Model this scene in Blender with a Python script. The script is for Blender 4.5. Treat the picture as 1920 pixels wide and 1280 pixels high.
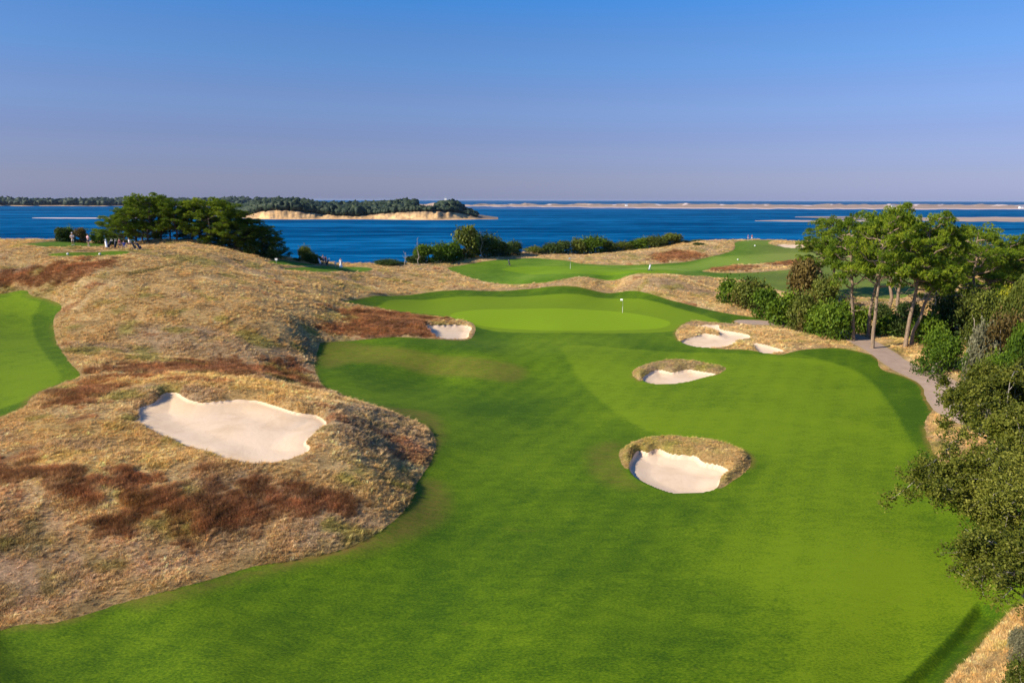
import bpy, bmesh, math, random
import numpy as np
from mathutils import Vector, Matrix
for o in list(bpy.data.objects): bpy.data.objects.remove(o)
SC = bpy.context.scene; COL = SC.collection; R = math.radians
rng = np.random.default_rng(7); random.seed(7)
# ------------------------------------------------------------------ camera, sky, sun, exposure
F = 1280.0; PITCH = math.atan(265 / F); CAMZ = 20.0; SEA = -8.0
cam = bpy.data.objects.new('camera', bpy.data.cameras.new('camera')); COL.objects.link(cam)
cam.location = (0, 0, CAMZ); cam.rotation_euler = (R(90) - PITCH, R(0.0), 0)
cam.data.lens = 24; cam.data.sensor_width = 36; cam.data.clip_start = 0.5; cam.data.clip_end = 200000
cam.rotation_euler = (Matrix.Rotation(R(90) - PITCH, 3, 'X') @ Matrix.Rotation(R(0.12), 3, 'Z')).to_euler()
SC.camera = cam
SUN_DIR = Vector((-0.90, -0.40, 0)).normalized(); SUN_EL = R(32)
world = bpy.data.worlds.new('World'); SC.world = world; world.use_nodes = True
wn = world.node_tree.nodes; wl = world.node_tree.links; wn.clear()
sky = wn.new('ShaderNodeTexSky'); sky.sky_type = 'NISHITA'; sky.sun_disc = False
sky.sun_elevation = SUN_EL; sky.sun_rotation = math.atan2(SUN_DIR.x, SUN_DIR.y)
sky.air_density = 1.0; sky.dust_density = 0.3; sky.ozone_density = 5.0; sky.altitude = 50
bg = wn.new('ShaderNodeBackground'); bg.inputs['Strength'].default_value = 0.086
wo = wn.new('ShaderNodeOutputWorld')
geo = wn.new('ShaderNodeNewGeometry'); sx = wn.new('ShaderNodeSeparateXYZ')
skr = wn.new('ShaderNodeValToRGB'); skr.color_ramp.interpolation = 'EASE'
tc = wn.new('ShaderNodeTexCoord')
wl.new(tc.outputs['Generated'], sx.inputs[0]); wl.new(sx.outputs['Z'], skr.inputs[0])
e = skr.color_ramp.elements
SKY_TINT = [(0.0, (.46, .50, .95)), (0.035, (.52, .49, .80)), (0.075, (.60, .54, .80)), (0.13, (.68, .67, .91)), (0.19, (.60, .78, 1.06)), (0.30, (.30, .92, 1.42)), (0.6, (.4, .85, 1.3))]
e[0].position = 0; e[0].color = (*SKY_TINT[0][1], 1); e[1].position = SKY_TINT[-1][0]; e[1].color = (*SKY_TINT[-1][1], 1)
for p, c in SKY_TINT[1:-1]:
    q = e.new(p); q.color = (*c, 1)
mul = wn.new('ShaderNodeMix'); mul.data_type = 'RGBA'; mul.blend_type = 'MULTIPLY'; mul.inputs[0].default_value = 1
wl.new(sky.outputs[0], mul.inputs[6]); wl.new(skr.outputs[0], mul.inputs[7])
wl.new(mul.outputs[2], bg.inputs['Color']); wl.new(bg.outputs[0], wo.inputs['Surface'])
sun = bpy.data.objects.new('sun', bpy.data.lights.new('sun', 'SUN')); COL.objects.link(sun)
sun.data.energy = 5.0; sun.data.angle = R(0.5); sun.data.color = (1.0, 0.885, 0.70)
sd = Vector((SUN_DIR.x * math.cos(SUN_EL), SUN_DIR.y * math.cos(SUN_EL), math.sin(SUN_EL)))
sun.rotation_euler = sd.to_track_quat('Z', 'Y').to_euler()
vs = SC.view_settings; vs.view_transform = 'Standard'; vs.look = 'None'; vs.exposure = 0.5; vs.gamma = 1; vs.use_curve_mapping = False
SC.render.engine = 'CYCLES'; SC.cycles.max_bounces = 6; SC.cycles.diffuse_bounces = 2; SC.cycles.transparent_max_bounces = 8

# ------------------------------------------------------------------ helpers
def prop(o, label=None, cat=None, group=None, kind=None):
    if label: o['label'] = label
    if cat: o['category'] = cat
    if group: o['group'] = group
    if kind: o['kind'] = kind
    return o
def mk(name, V, faces, mat, parent=None, smooth=False, attrs=None, tri=None):
    """numpy mesh; tri = (m,3) int array or faces = list"""
    me = bpy.data.meshes.new(name)
    V = np.asarray(V, dtype=np.float32)
    if tri is not None:
        T = np.asarray(tri, dtype=np.int32); k = T.shape[1]
        me.vertices.add(len(V)); me.vertices.foreach_set('co', V.ravel())
        me.loops.add(T.size); me.loops.foreach_set('vertex_index', T.ravel())
        me.polygons.add(len(T)); me.polygons.foreach_set('loop_start', np.arange(0, T.size, k, dtype=np.int32))
        me.update(calc_edges=True)
    else:
        me.from_pydata([tuple(map(float, v)) for v in V], [], [tuple(map(int, f)) for f in faces]); me.update()
    if smooth: me.polygons.foreach_set('use_smooth', np.ones(len(me.polygons), dtype=bool))
    for k, (dom, typ, arr) in (attrs or {}).items():
        a = me.attributes.new(k, typ, dom)
        if typ == 'FLOAT': a.data.foreach_set('value', np.asarray(arr, np.float32).ravel())
        elif typ == 'INT': a.data.foreach_set('value', np.asarray(arr, np.int32).ravel())
        elif typ == 'FLOAT_COLOR': a.data.foreach_set('color', np.asarray(arr, np.float32).ravel())
        elif typ == 'FLOAT_VECTOR': a.data.foreach_set('vector', np.asarray(arr, np.float32).ravel())
    for m in (mat if isinstance(mat, (list, tuple)) else [mat]):
        if m: me.materials.append(m)
    o = bpy.data.objects.new(name, me); COL.objects.link(o)
    if parent: o.parent = parent
    return o
def empty(name, loc, rz=0, s=1.0):
    o = bpy.data.objects.new(name, None); COL.objects.link(o); o.empty_display_size = 0.2
    o.location = loc; o.rotation_euler = (0, 0, rz); o.scale = (s, s, s) if not isinstance(s, (tuple, list)) else s
    return o
_tab = np.random.default_rng(3).random((256, 256))
def vnoise(x, y, seed=0):
    x = x + seed * 17.31; y = y + seed * 9.77
    xi = np.floor(x).astype(int); yi = np.floor(y).astype(int); fx = x - xi; fy = y - yi
    fx = fx * fx * (3 - 2 * fx); fy = fy * fy * (3 - 2 * fy)
    a = _tab[xi & 255, yi & 255]; b = _tab[(xi + 1) & 255, yi & 255]; c = _tab[xi & 255, (yi + 1) & 255]; d = _tab[(xi + 1) & 255, (yi + 1) & 255]
    return (a * (1 - fx) + b * fx) * (1 - fy) + (c * (1 - fx) + d * fx) * fy
def fbm(x, y, seed=0, octv=4):
    s = 0; a = 0.5; t = 0
    for i in range(octv):
        s = s + a * vnoise(x * 2 ** i, y * 2 ** i, seed + i * 5); t += a; a *= 0.5
    return s / t - 0.5                                             # about -0.5..0.5
def sstep(x, a, b):
    t = np.clip((x - a) / (b - a), 0, 1); return t * t * (3 - 2 * t)
def ray(u, v):
    b = (640 - v) / F; a = (u - 960) / F
    return a, math.cos(PITCH) + b * math.sin(PITCH), -math.sin(PITCH) + b * math.cos(PITCH)
def at_dist(u, v, Y):
    a, dy, dz = ray(u, v); return np.array([a / dy * Y, Y, CAMZ + dz / dy * Y])

# ------------------------------------------------------------------ materials
def nmat(name):
    m = bpy.data.materials.new(name); m.use_nodes = True; m.node_tree.nodes.clear()
    n = m.node_tree.nodes; l = m.node_tree.links
    out = n.new('ShaderNodeOutputMaterial'); p = n.new('ShaderNodeBsdfPrincipled'); l.new(p.outputs[0], out.inputs[0])
    return m, n, l, p, out
def attr(n, name, typ='GEOMETRY'):
    a = n.new('ShaderNodeAttribute'); a.attribute_name = name; a.attribute_type = typ; return a
def noise(n, l, scale, detail=4, rough=0.55, vec=None, dist=0):
    t = n.new('ShaderNodeTexNoise'); t.inputs['Scale'].default_value = scale; t.inputs['Detail'].default_value = detail
    t.inputs['Roughness'].default_value = rough; t.inputs['Distortion'].default_value = dist
    if vec is not None: l.new(vec, t.inputs['Vector'])
    return t.outputs['Fac']
def objco(n, l, scale=(1, 1, 1), rz=0):
    c = n.new('ShaderNodeTexCoord'); m = n.new('ShaderNodeMapping'); m.inputs['Scale'].default_value = scale
    m.inputs['Rotation'].default_value = (0, 0, rz); l.new(c.outputs['Object'], m.inputs['Vector']); return m.outputs[0]
def ramp(n, l, fac, stops, interp='LINEAR'):
    r = n.new('ShaderNodeValToRGB'); r.color_ramp.interpolation = interp; e = r.color_ramp.elements
    e[0].position, e[0].color = stops[0][0], (*stops[0][1], 1); e[1].position, e[1].color = stops[-1][0], (*stops[-1][1], 1)
    for p, c in stops[1:-1]: q = e.new(p); q.color = (*c, 1)
    l.new(fac, r.inputs[0]); return r.outputs[0]
def mixc(n, l, fac, a, b, mode='MIX'):
    m = n.new('ShaderNodeMix'); m.data_type = 'RGBA'; m.blend_type = mode
    for i, x in ((0, fac), (6, a), (7, b)):
        if isinstance(x, (int, float)): m.inputs[i].default_value = x
        elif isinstance(x, tuple): m.inputs[i].default_value = (*x, 1)
        else: l.new(x, m.inputs[i])
    return m.outputs[2]
def math_(n, l, op, a, b=0.0, c=0.0, clamp=False):
    m = n.new('ShaderNodeMath'); m.operation = op; m.use_clamp = clamp
    for i, x in enumerate((a, b, c)):
        if isinstance(x, (int, float)): m.inputs[i].default_value = x
        else: l.new(x, m.inputs[i])
    return m.outputs[0]
def bump(n, l, p, h, strength=0.3, dist=0.05):
    b = n.new('ShaderNodeBump'); b.inputs['Strength'].default_value = strength; b.inputs['Distance'].default_value = dist
    l.new(h, b.inputs['Height']); l.new(b.outputs[0], p.inputs['Normal'])
def simple(name, col, rough=0.7, metal=0, var=0.15, sc=8):
    m, n, l, p, o = nmat(name); f = noise(n, l, sc, 3, 0.6, objco(n, l))
    a = tuple(c * (1 - var) for c in col); b = tuple(min(1, c * (1 + var)) for c in col)
    l.new(ramp(n, l, f, [(0.3, a), (0.7, b)]), p.inputs['Base Color']); p.inputs['Roughness'].default_value = rough; p.inputs['Metallic'].default_value = metal
    return m
M = {}
def turf(name, dark, mid, light, dry, stripe=0.0, grain=1.0):
    m, n, l, p, o = nmat(name)
    co = objco(n, l)
    big = noise(n, l, 0.09, 5, 0.6, co, 0.6); md = noise(n, l, 0.6, 6, 0.65, objco(n, l, (1, 2.6, 1), R(14)), 0.8); fine = noise(n, l, 7.0, 5, 0.75, objco(n, l, (1, 2.0, 1), R(10)))
    tone = attr(n, 'tone').outputs['Fac']; dr = attr(n, 'dry').outputs['Fac']
    f = math_(n, l, 'MULTIPLY_ADD', big, 0.8, math_(n, l, 'MULTIPLY_ADD', md, 0.6, math_(n, l, 'MULTIPLY_ADD', fine, 1.9 * grain, math_(n, l, 'MULTIPLY_ADD', tone, 0.26, -0.22 - .95 * grain))))
    if stripe:
        w = n.new('ShaderNodeTexWave'); w.inputs['Scale'].default_value = 0.14; w.inputs['Distortion'].default_value = 2.5; w.inputs['Detail'].default_value = 1
        l.new(objco(n, l, (1, 1, 1), R(28)), w.inputs['Vector'])
        f = math_(n, l, 'MULTIPLY_ADD', math_(n, l, 'SUBTRACT', w.outputs['Fac'], .5), stripe, f)
    c = ramp(n, l, f, [(0.22, dark), (0.5, mid), (0.82, light)])
    dn = math_(n, l, 'MULTIPLY', dr, math_(n, l, 'MULTIPLY_ADD', noise(n, l, 1.6, 6, 0.75, objco(n, l, (1, 1.6, 1))), 3.2, -0.85, True), clamp=True)
    sp = math_(n, l, 'MULTIPLY_ADD', noise(n, l, 0.35, 7, 0.72, objco(n, l, (1, 2.2, 1), R(20)), 1.0), 7.0, -4.35, True)   # scattered worn patches
    c = mixc(n, l, math_(n, l, 'MULTIPLY', sp, 0.25), c, dry)
    c = mixc(n, l, dn, c, dry)
    l.new(c, p.inputs['Base Color']); p.inputs['Roughness'].default_value = 0.85; p.inputs['Specular IOR Level'].default_value = 0.15
    bump(n, l, p, math_(n, l, 'MULTIPLY_ADD', md, 1.2, fine), 0.5 * grain, 0.06)
    return m
M['fairway'] = turf('mown_fairway_turf', (.032, .080, .0008), (.080, .148, .001), (.150, .232, .004), (.20, .135, .03), 0.06)
M['green'] = turf('putting_turf', (.11, .20, .001), (.145, .25, .001), (.19, .30, .003), (.17, .2, .03), 0.03, 0.35)
M['farturf'] = turf('far_hole_turf', (.050, .12, .002), (.11, .205, .006), (.20, .29, .03), (.17, .14, .05), 0.03)
def sand_mat():
    m, n, l, p, o = nmat('bunker_sand'); co = objco(n, l)
    a = noise(n, l, 0.45, 5, 0.6, co, 0.5); b = noise(n, l, 14, 4, 0.7, co)
    c = ramp(n, l, a, [(0.3, (.64, .465, .30)), (0.5, (.74, .56, .385)), (0.8, (.79, .61, .44))])
    c = mixc(n, l, math_(n, l, 'MULTIPLY_ADD', b, 0.5, -0.1, True), c, (.62, .48, .36))
    fl = attr(n, 'dry').outputs['Fac']; c = mixc(n, l, math_(n, l, 'MULTIPLY', fl, 0.55), c, (.72, .50, .28))
    l.new(c, p.inputs['Base Color']); p.inputs['Roughness'].default_value = 0.95; p.inputs['Specular IOR Level'].default_value = 0.1
    w = n.new('ShaderNodeTexWave'); w.inputs['Scale'].default_value = 2.2; w.inputs['Distortion'].default_value = 6; w.inputs['Detail'].default_value = 3; w.inputs['Detail Scale'].default_value = 0.5
    l.new(objco(n, l, (1, 1, 1), R(60)), w.inputs['Vector'])
    bump(n, l, p, math_(n, l, 'MULTIPLY_ADD', w.outputs['Fac'], 0.5, math_(n, l, 'MULTIPLY_ADD', a, 2.0, math_(n, l, 'MULTIPLY', noise(n, l, 3.0, 4, .7, co), 1.6))), 0.35, 0.05)
    return m
M['sand'] = sand_mat()
def rough_mat():
    m, n, l, p, o = nmat('dry_grass_ground'); co = objco(n, l)
    t = attr(n, 'tint').outputs['Color']
    a = noise(n, l, 3.0, 8, 0.82, objco(n, l, (1, 1.5, 1), R(-15)), 0.4); b = noise(n, l, 0.35, 7, 0.75, objco(n, l, (.6, 1.5, 1), R(8)), 0.5)
    s = math_(n, l, 'MULTIPLY_ADD', a, 1.9, math_(n, l, 'MULTIPLY_ADD', b, 1.2, -0.98))
    c = mixc(n, l, 1.0, t, ramp(n, l, s, [(0.2, (.50, .48, .43)), (0.5, (1.0, .98, .94)), (0.8, (1.5, 1.45, 1.35))]), 'MULTIPLY')
    l.new(c, p.inputs['Base Color']); p.inputs['Roughness'].default_value = 0.95; p.inputs['Specular IOR Level'].default_value = 0.05
    bump(n, l, p, math_(n, l, 'MULTIPLY_ADD', b, 1.5, a), 0.9, 0.35)
    return m
M['rough'] = rough_mat()
def path_mat():
    m, n, l, p, o = nmat('cart_path_gravel'); co = objco(n, l)
    a = noise(n, l, 0.8, 6, 0.7, co); b = noise(n, l, 12, 4, 0.7, co); d = attr(n, 'dry').outputs['Fac']
    c = ramp(n, l, a, [(0.3, (.30, .205, .15)), (0.7, (.44, .315, .235))])
    c = mixc(n, l, math_(n, l, 'MULTIPLY', d, 0.8), c, (.36, .26, .17)); c = mixc(n, l, math_(n, l, 'MULTIPLY', b, 0.3), c, (.40, .31, .25))
    l.new(c, p.inputs['Base Color']); p.inputs['Roughness'].default_value = 0.9; bump(n, l, p, b, 0.4, 0.03); return m
M['path'] = path_mat()
def water_mat():
    m, n, l, p, o = nmat('sea_water')
    a = noise(n, l, 0.004, 6, 0.65, objco(n, l, (0.45, 3.2, 1), R(4)), 1.2); b = noise(n, l, 0.05, 5, 0.6, objco(n, l, (0.6, 1.5, 1)), 0.3)
    w = noise(n, l, 0.9, 4, 0.6, objco(n, l, (0.8, 1.4, 1)))
    f = math_(n, l, 'MULTIPLY_ADD', b, 0.9, math_(n, l, 'MULTIPLY_ADD', a, 1.5, -.7))
    c = ramp(n, l, f, [(0.30, (.0003, .044, .130)), (0.5, (.0006, .074, .205)), (0.70, (.006, .145, .34))])
    sh = attr(n, 'shoal').outputs['Fac']; c = mixc(n, l, sh, c, (.22, .25, .42))
    l.new(c, p.inputs['Base Color']); p.inputs['Roughness'].default_value = 0.45; p.inputs['IOR'].default_value = 1.33; p.inputs['Specular IOR Level'].default_value = 0.0
    bump(n, l, p, math_(n, l, 'MULTIPLY_ADD', b, 6, w), 0.6, 0.4); return m
M['water'] = water_mat()
def bark_mat(name, a, b):
    m, n, l, p, o = nmat(name); f = noise(n, l, 3.0, 6, 0.75, objco(n, l, (3, 3, 0.7)))
    l.new(ramp(n, l, f, [(0.35, a), (0.65, b)]), p.inputs['Base Color']); p.inputs['Roughness'].default_value = 0.95; bump(n, l, p, f, 0.8, 0.08); return m
M['bark'] = bark_mat('pine_bark', (.12, .085, .055), (.38, .27, .18))
M['bark_pale'] = bark_mat('pale_bark', (.22, .19, .15), (.50, .44, .36))
M['bark_dark'] = bark_mat('dark_bark', (.05, .04, .03), (.14, .11, .085))
def leaf_mat(name, dark, mid, light, transl=0.3, odd=None):
    m, n, l, p, o = nmat(name)
    v = attr(n, 'var').outputs['Fac']; oi = n.new('ShaderNodeObjectInfo')
    f = math_(n, l, 'MULTIPLY_ADD', oi.outputs['Random'], 0.25, math_(n, l, 'ADD', v, -0.12))
    c = ramp(n, l, f, [(0.05, dark), (0.5, mid), (0.95, light)])
    if odd:
        k = noise(n, l, 0.5, 3, 0.6, objco(n, l)); c = mixc(n, l, math_(n, l, 'MULTIPLY_ADD', k, 5, -2.7, True), c, odd)
    l.new(c, p.inputs['Base Color']); p.inputs['Roughness'].default_value = 0.6; p.inputs['Specular IOR Level'].default_value = 0.2
    t = n.new('ShaderNodeBsdfTranslucent'); l.new(mixc(n, l, 1.0, c, (1.0, 1.0, .45), 'MULTIPLY'), t.inputs[0])
    mx = n.new('ShaderNodeMixShader'); mx.inputs[0].default_value = transl; l.new(p.outputs[0], mx.inputs[1]); l.new(t.outputs[0], mx.inputs[2]); l.new(mx.outputs[0], o.inputs[0])
    return m
M['pine'] = leaf_mat('pine_needles', (.05, .10, .008), (.165, .25, .012), (.35, .41, .026))
M['pine_dark'] = leaf_mat('shaded_pine_needles', (.04, .08, .012), (.10, .16, .014), (.20, .26, .022))  # darker copy of the pine needles, the clump's shade put into the colour
M['oak'] = leaf_mat('oak_leaves', (.05, .065, .006), (.13, .145, .014), (.29, .29, .05), 0.25)
M['oak_pale'] = leaf_mat('pale_oak_leaves', (.06, .10, .012), (.14, .20, .03), (.27, .33, .08), 0.25)
M['bush'] = leaf_mat('bush_leaves', (.04, .085, .006), (.10, .17, .010), (.19, .27, .020))
M['bush_olive'] = leaf_mat('olive_bush_leaves', (.06, .08, .012), (.13, .16, .022), (.23, .25, .04), 0.3, (.17, .09, .035))
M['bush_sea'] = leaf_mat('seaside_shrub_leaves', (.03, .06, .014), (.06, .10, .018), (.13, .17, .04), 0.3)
M['bush_brown'] = leaf_mat('russet_leaves', (.08, .055, .016), (.16, .11, .03), (.24, .18, .05), 0.3)
M['bush_yellow'] = leaf_mat('yellow_leaves', (.17, .19, .012), (.34, .36, .018), (.50, .48, .03), 0.3)
M['bush_grey'] = leaf_mat('grey_green_leaves', (.10, .10, .055), (.18, .175, .10), (.28, .26, .16), 0.2)
M['farwood'] = leaf_mat('far_wood_leaves', (.012, .026, .016), (.024, .040, .022), (.040, .058, .028), 0.0)
def tuft_mat():
    m, n, l, p, o = nmat('dry_grass_blades')
    t = attr(n, 'tint', 'INSTANCER').outputs['Color']; v = attr(n, 'var').outputs['Fac']
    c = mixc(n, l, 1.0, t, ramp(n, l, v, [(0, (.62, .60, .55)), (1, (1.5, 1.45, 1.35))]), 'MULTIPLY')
    l.new(c, p.inputs['Base Color']); p.inputs['Roughness'].default_value = 0.8; p.inputs['Specular IOR Level'].default_value = 0.15
    tr = n.new('ShaderNodeBsdfTranslucent'); l.new(c, tr.inputs[0]); mx = n.new('ShaderNodeMixShader'); mx.inputs[0].default_value = 0.3
    l.new(p.outputs[0], mx.inputs[1]); l.new(tr.outputs[0], mx.inputs[2]); l.new(mx.outputs[0], o.inputs[0]); return m
M['tuft'] = tuft_mat()

# ------------------------------------------------------------------ terrain surface
# survey points: image position and either the ground height (z) or the distance (Y)
PZ = [(0,1270,.2),(400,1270,0),(960,1280,0),(1500,1280,.2),(1700,1250,0),(1850,1180,.7),(1915,1230,1.5),(0,1180,.3),(200,1150,.2),(420,1080,.2),(700,1010,.1),(790,940,0),(825,860,0),
(960,1100,-.1),(1300,1100,.1),(1600,1100,.3),(1780,1100,.3),(1840,1050,.4),(960,900,-.4),(1290,930,0),(1600,900,.2),(1740,870,.4),(960,780,-.5),(1290,800,0),(1600,780,.4),(1720,790,.6),
(700,750,.5),(850,760,-.3),(630,700,.9),(800,700,-.1),(1000,700,0),(1280,720,.4),(1280,680,.6),(1600,700,.7),(1780,720,1.2),(640,642,2.1),(760,650,1.8),(900,657,1.4),(1050,660,1.0),(1200,660,.9),(1500,665,1.1),(1650,660,1.3),
(900,638,1.0),(1050,640,1.0),(830,625,1.8),(860,600,1.9),(1050,618,1.5),(1250,600,1.7),(1050,582,1.9),(900,585,2.0),(1200,590,1.8),(1340,610,1.7),(1340,652,1.2),(1450,635,1.6),
(700,572,3.2),(800,560,2.7),(960,548,2.9),(1150,543,3.1),(1300,570,2.4),(1430,600,1.7),(700,540,4.6),(660,520,6.2),(780,520,5.2),(850,535,4.0),(700,555,4.1),(1000,540,3.4),(1330,545,3.0),(950,522,3.8),(1000,505,4.5),(1180,505,4.5),
(1450,540,3.0),(1400,560,2.4),(1480,585,2.0),(1560,610,1.5),(1600,560,2.5),(1700,560,2.5),(1700,600,1.5),(1800,620,1.5),(1800,560,3),(1900,560,4),(1900,640,3),(1900,720,2.5),(1900,800,2),(1870,900,1.2),(2100,700,4),(2100,1000,3),(1690,670,1),
(0,1000,2.4),(0,1100,1.2),(200,1000,1.8),(200,900,3.0),(0,900,3.2),(450,950,1.6),(450,890,2.6),(600,910,1.9),(700,900,1.5),(740,860,.9),(650,830,2.9),(760,800,1.0),(700,780,2.2),(620,770,3.2),
(250,795,3.7),(320,740,4.1),(450,750,4.0),(615,795,3.4),(585,850,3.0),(450,870,2.9),(340,835,3.3),(100,820,4.0),(100,760,4.2),(0,770,4.0),(150,715,4.4),(350,707,3.9),(500,722,3.2),(580,745,2.1),(400,690,3.3),(565,705,1.4),(580,660,1.9),
(100,600,6.2),(0,650,5.3),(60,560,8.0),(-100,560,8.2),(-100,700,5),(130,680,4.9),(200,640,5.0),(300,640,4.8),(450,640,4.4),(550,620,4.2),(650,610,2.9),(600,575,5),(450,580,6.6),(300,590,6.8),(150,560,8.2),(300,540,8.8),(450,530,8.6),(600,535,6.4),(700,600,2.8),(760,617,2.3),
(50,510,10.6),(150,500,11.2),(300,500,10.9),(450,500,9.8),(560,510,8.0),(640,508,7.2),(-300,900,4.5),(-300,1200,2)]
PY = [(1180,515,134),(1090,520,134),(1270,515,136),(1000,530,133),(1150,475,182),(1180,492,166),(1060,485,172),(1270,470,188),(1330,455,205),(1400,451,216),(1480,455,212),(1420,475,190),(1350,495,170),(1480,490,172),(1400,508,158),(1480,515,150),
(1640,480,185),(1800,480,190),(1950,480,190),(2200,480,190),(50,462,102),(140,462,104),(230,474,101),(170,479,99),(270,466,110),(350,456,117),(430,470,117),(520,487,124),(-150,462,100),(-400,470,95),(640,503,131),(900,487,166)]
COAST = [(-2200,462,112),(-300,462,112),(0,458,110),(60,455,114),(200,458,122),(350,455,124),(440,468,124),(520,485,127),(560,492,131),(650,503,135),(720,500,141),(790,497,150),(850,492,160),(930,482,172),(1000,477,184),(1100,476,194),(1250,465,204),(1330,452,213),(1400,449,222),(1480,452,224),(1560,455,228),(1700,460,232),(1900,470,232),(2600,470,232),(4200,470,232)]
def q_of(X, Y): return np.stack([X / Y * 1.5, np.log(Y)], -1)
_P = []
for u, v, z in PZ:
    a, dy, dz = ray(u, v); Y = (z - CAMZ) / (dz / dy); _P.append((a / dy * Y, Y, z))
for u, v, Y in PY: _P.append(tuple(at_dist(u, v, Y)))
for u, v, Y in COAST:
    if -500 < u < 2700: _P.append(tuple(at_dist(u, v, Y)))
_P = np.array(_P); _Q = q_of(_P[:, 0], _P[:, 1])
def _phi(r): return np.where(r > 1e-9, r * r * np.log(np.maximum(r, 1e-9)), 0)
_n = len(_Q); _K = _phi(np.linalg.norm(_Q[:, None] - _Q[None], axis=-1)) + 0.0004 * np.eye(_n)
_Pm = np.hstack([np.ones((_n, 1)), _Q]); _A = np.block([[_K, _Pm], [_Pm.T, np.zeros((3, 3))]])
_w = np.linalg.solve(_A, np.concatenate([_P[:, 2], np.zeros(3)]))
_cs = np.array([(u - 960) / F for u, v, y in COAST]); _cy = np.array([y for u, v, y in COAST])
def ycoast(s): return np.interp(s, _cs, _cy) + 5.0
def height(X, Y):
    X = np.asarray(X, float); Y0 = np.asarray(Y, float); Y = np.maximum(Y0, 14.0)
    s = np.clip(X / Y, -2.2, 2.2); shp = X.shape; Qf = np.stack([(s * 1.5).ravel(), np.log(Y).ravel()], -1)
    z = np.empty(len(Qf))
    for i in range(0, len(Qf), 40000):
        c = Qf[i:i + 40000]; d = np.sqrt(((c[:, None, 0] - _Q[None, :, 0]) ** 2) + ((c[:, None, 1] - _Q[None, :, 1]) ** 2))
        z[i:i + 40000] = _phi(d) @ _w[:_n] + _w[_n] + c @ _w[_n + 1:]
    z = np.clip(z.reshape(shp), -2.0, 14.0)
    z = z + fbm(X / 9, Y / 9, 2, 2) * 0.16                           # rolling ground
    t = sstep(Y - ycoast(s), 0, 26); return z * (1 - t) + (SEA - 4) * t + fbm(X / 6, Y / 6, 8, 3) * 2.5 * t * (1 - t) * 4
def hit(u, v, ymin=14, ymax=250):
    a, dy, dz = ray(u, v); Ys = np.exp(np.linspace(math.log(ymin), math.log(ymax), 500)); X = a / dy * Ys; z = CAMZ + dz / dy * Ys
    g = height(X, Ys); k = np.argmax(z < g)
    if not (z < g).any(): k = int(np.argmin(z - g)); return np.array([X[k], Ys[k], g[k]])
    k = max(k, 1); d0 = z[k - 1] - g[k - 1]; d1 = g[k] - z[k]; t = d0 / (d0 + d1 + 1e-9); Y = Ys[k - 1] + t * (Ys[k] - Ys[k - 1])
    return np.array([a / dy * Y, Y, float(height(np.array([a / dy * Y]), np.array([Y]))[0])])
def hits(pts):
    U = np.array(pts, float); b = (640 - U[:, 1]) / F; a = (U[:, 0] - 960) / F
    dy = math.cos(PITCH) + b * math.sin(PITCH); dz = -math.sin(PITCH) + b * math.cos(PITCH)
    Ys = np.exp(np.linspace(math.log(14), math.log(250), 420)); X = (a / dy)[:, None] * Ys; Z = CAMZ + (dz / dy)[:, None] * Ys
    G = height(X, np.broadcast_to(Ys, X.shape)); D = Z - G; out = []
    for i in range(len(U)):
        neg = D[i] < 0; k = max(int(np.argmax(neg)), 1) if neg.any() else int(np.argmin(D[i]))
        t = D[i, k - 1] / (D[i, k - 1] - D[i, k] + 1e-9) if neg.any() else 1.0
        Y = Ys[k - 1] + t * (Ys[k] - Ys[k - 1]) if k else Ys[0]
        out.append((a[i] / dy[i] * Y, Y))
    return np.array(out)
def smooth_poly(P, closed=True, k=4):
    P = np.asarray(P, float); n = len(P); out = []
    rngi = range(n) if closed else range(n - 1)
    for i in rngi:
        p0 = P[(i - 1) % n] if closed or i > 0 else P[0]; p1 = P[i]; p2 = P[(i + 1) % n]; p3 = P[(i + 2) % n] if closed or i < n - 2 else P[-1]
        for j in range(k):
            t = j / k; out.append(0.5 * ((2 * p1) + (-p0 + p2) * t + (2 * p0 - 5 * p1 + 4 * p2 - p3) * t * t + (-p0 + 3 * p1 - 3 * p2 + p3) * t ** 3))
    if not closed: out.append(P[-1])
    return np.array(out)
def seg_dist(X, Y, A, B):
    dx, dy = B - A; L = dx * dx + dy * dy + 1e-12; t = np.clip(((X - A[0]) * dx + (Y - A[1]) * dy) / L, 0, 1)
    return (X - A[0] - t * dx) ** 2 + (Y - A[1] - t * dy) ** 2
def sdf_poly(X, Y, P, far=8.0):
    out = np.full(X.shape, far); lo = P.min(0) - far; hi = P.max(0) + far
    m = (X > lo[0]) & (X < hi[0]) & (Y > lo[1]) & (Y < hi[1])
    if not m.any(): return out
    x = X[m]; y = Y[m]; d = np.full(x.shape, 1e9); ins = np.zeros(x.shape, bool); n = len(P)
    for i in range(n):
        A = P[i]; B = P[(i + 1) % n]; d = np.minimum(d, seg_dist(x, y, A, B))
        if A[1] != B[1]:
            c = ((A[1] > y) != (B[1] > y)) & (x < (B[0] - A[0]) * (y - A[1]) / (B[1] - A[1]) + A[0]); ins ^= c
    d = np.sqrt(d); out[m] = np.where(ins, -d, d); return out
def sdf_line(X, Y, P, far=8.0):
    out = np.full(X.shape, far); lo = P.min(0) - far; hi = P.max(0) + far
    m = (X > lo[0]) & (X < hi[0]) & (Y > lo[1]) & (Y < hi[1]); x = X[m]; y = Y[m]; d = np.full(x.shape, 1e9)
    for i in range(len(P) - 1): d = np.minimum(d, seg_dist(x, y, P[i], P[i + 1]))
    out[m] = np.sqrt(d); return out
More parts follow.
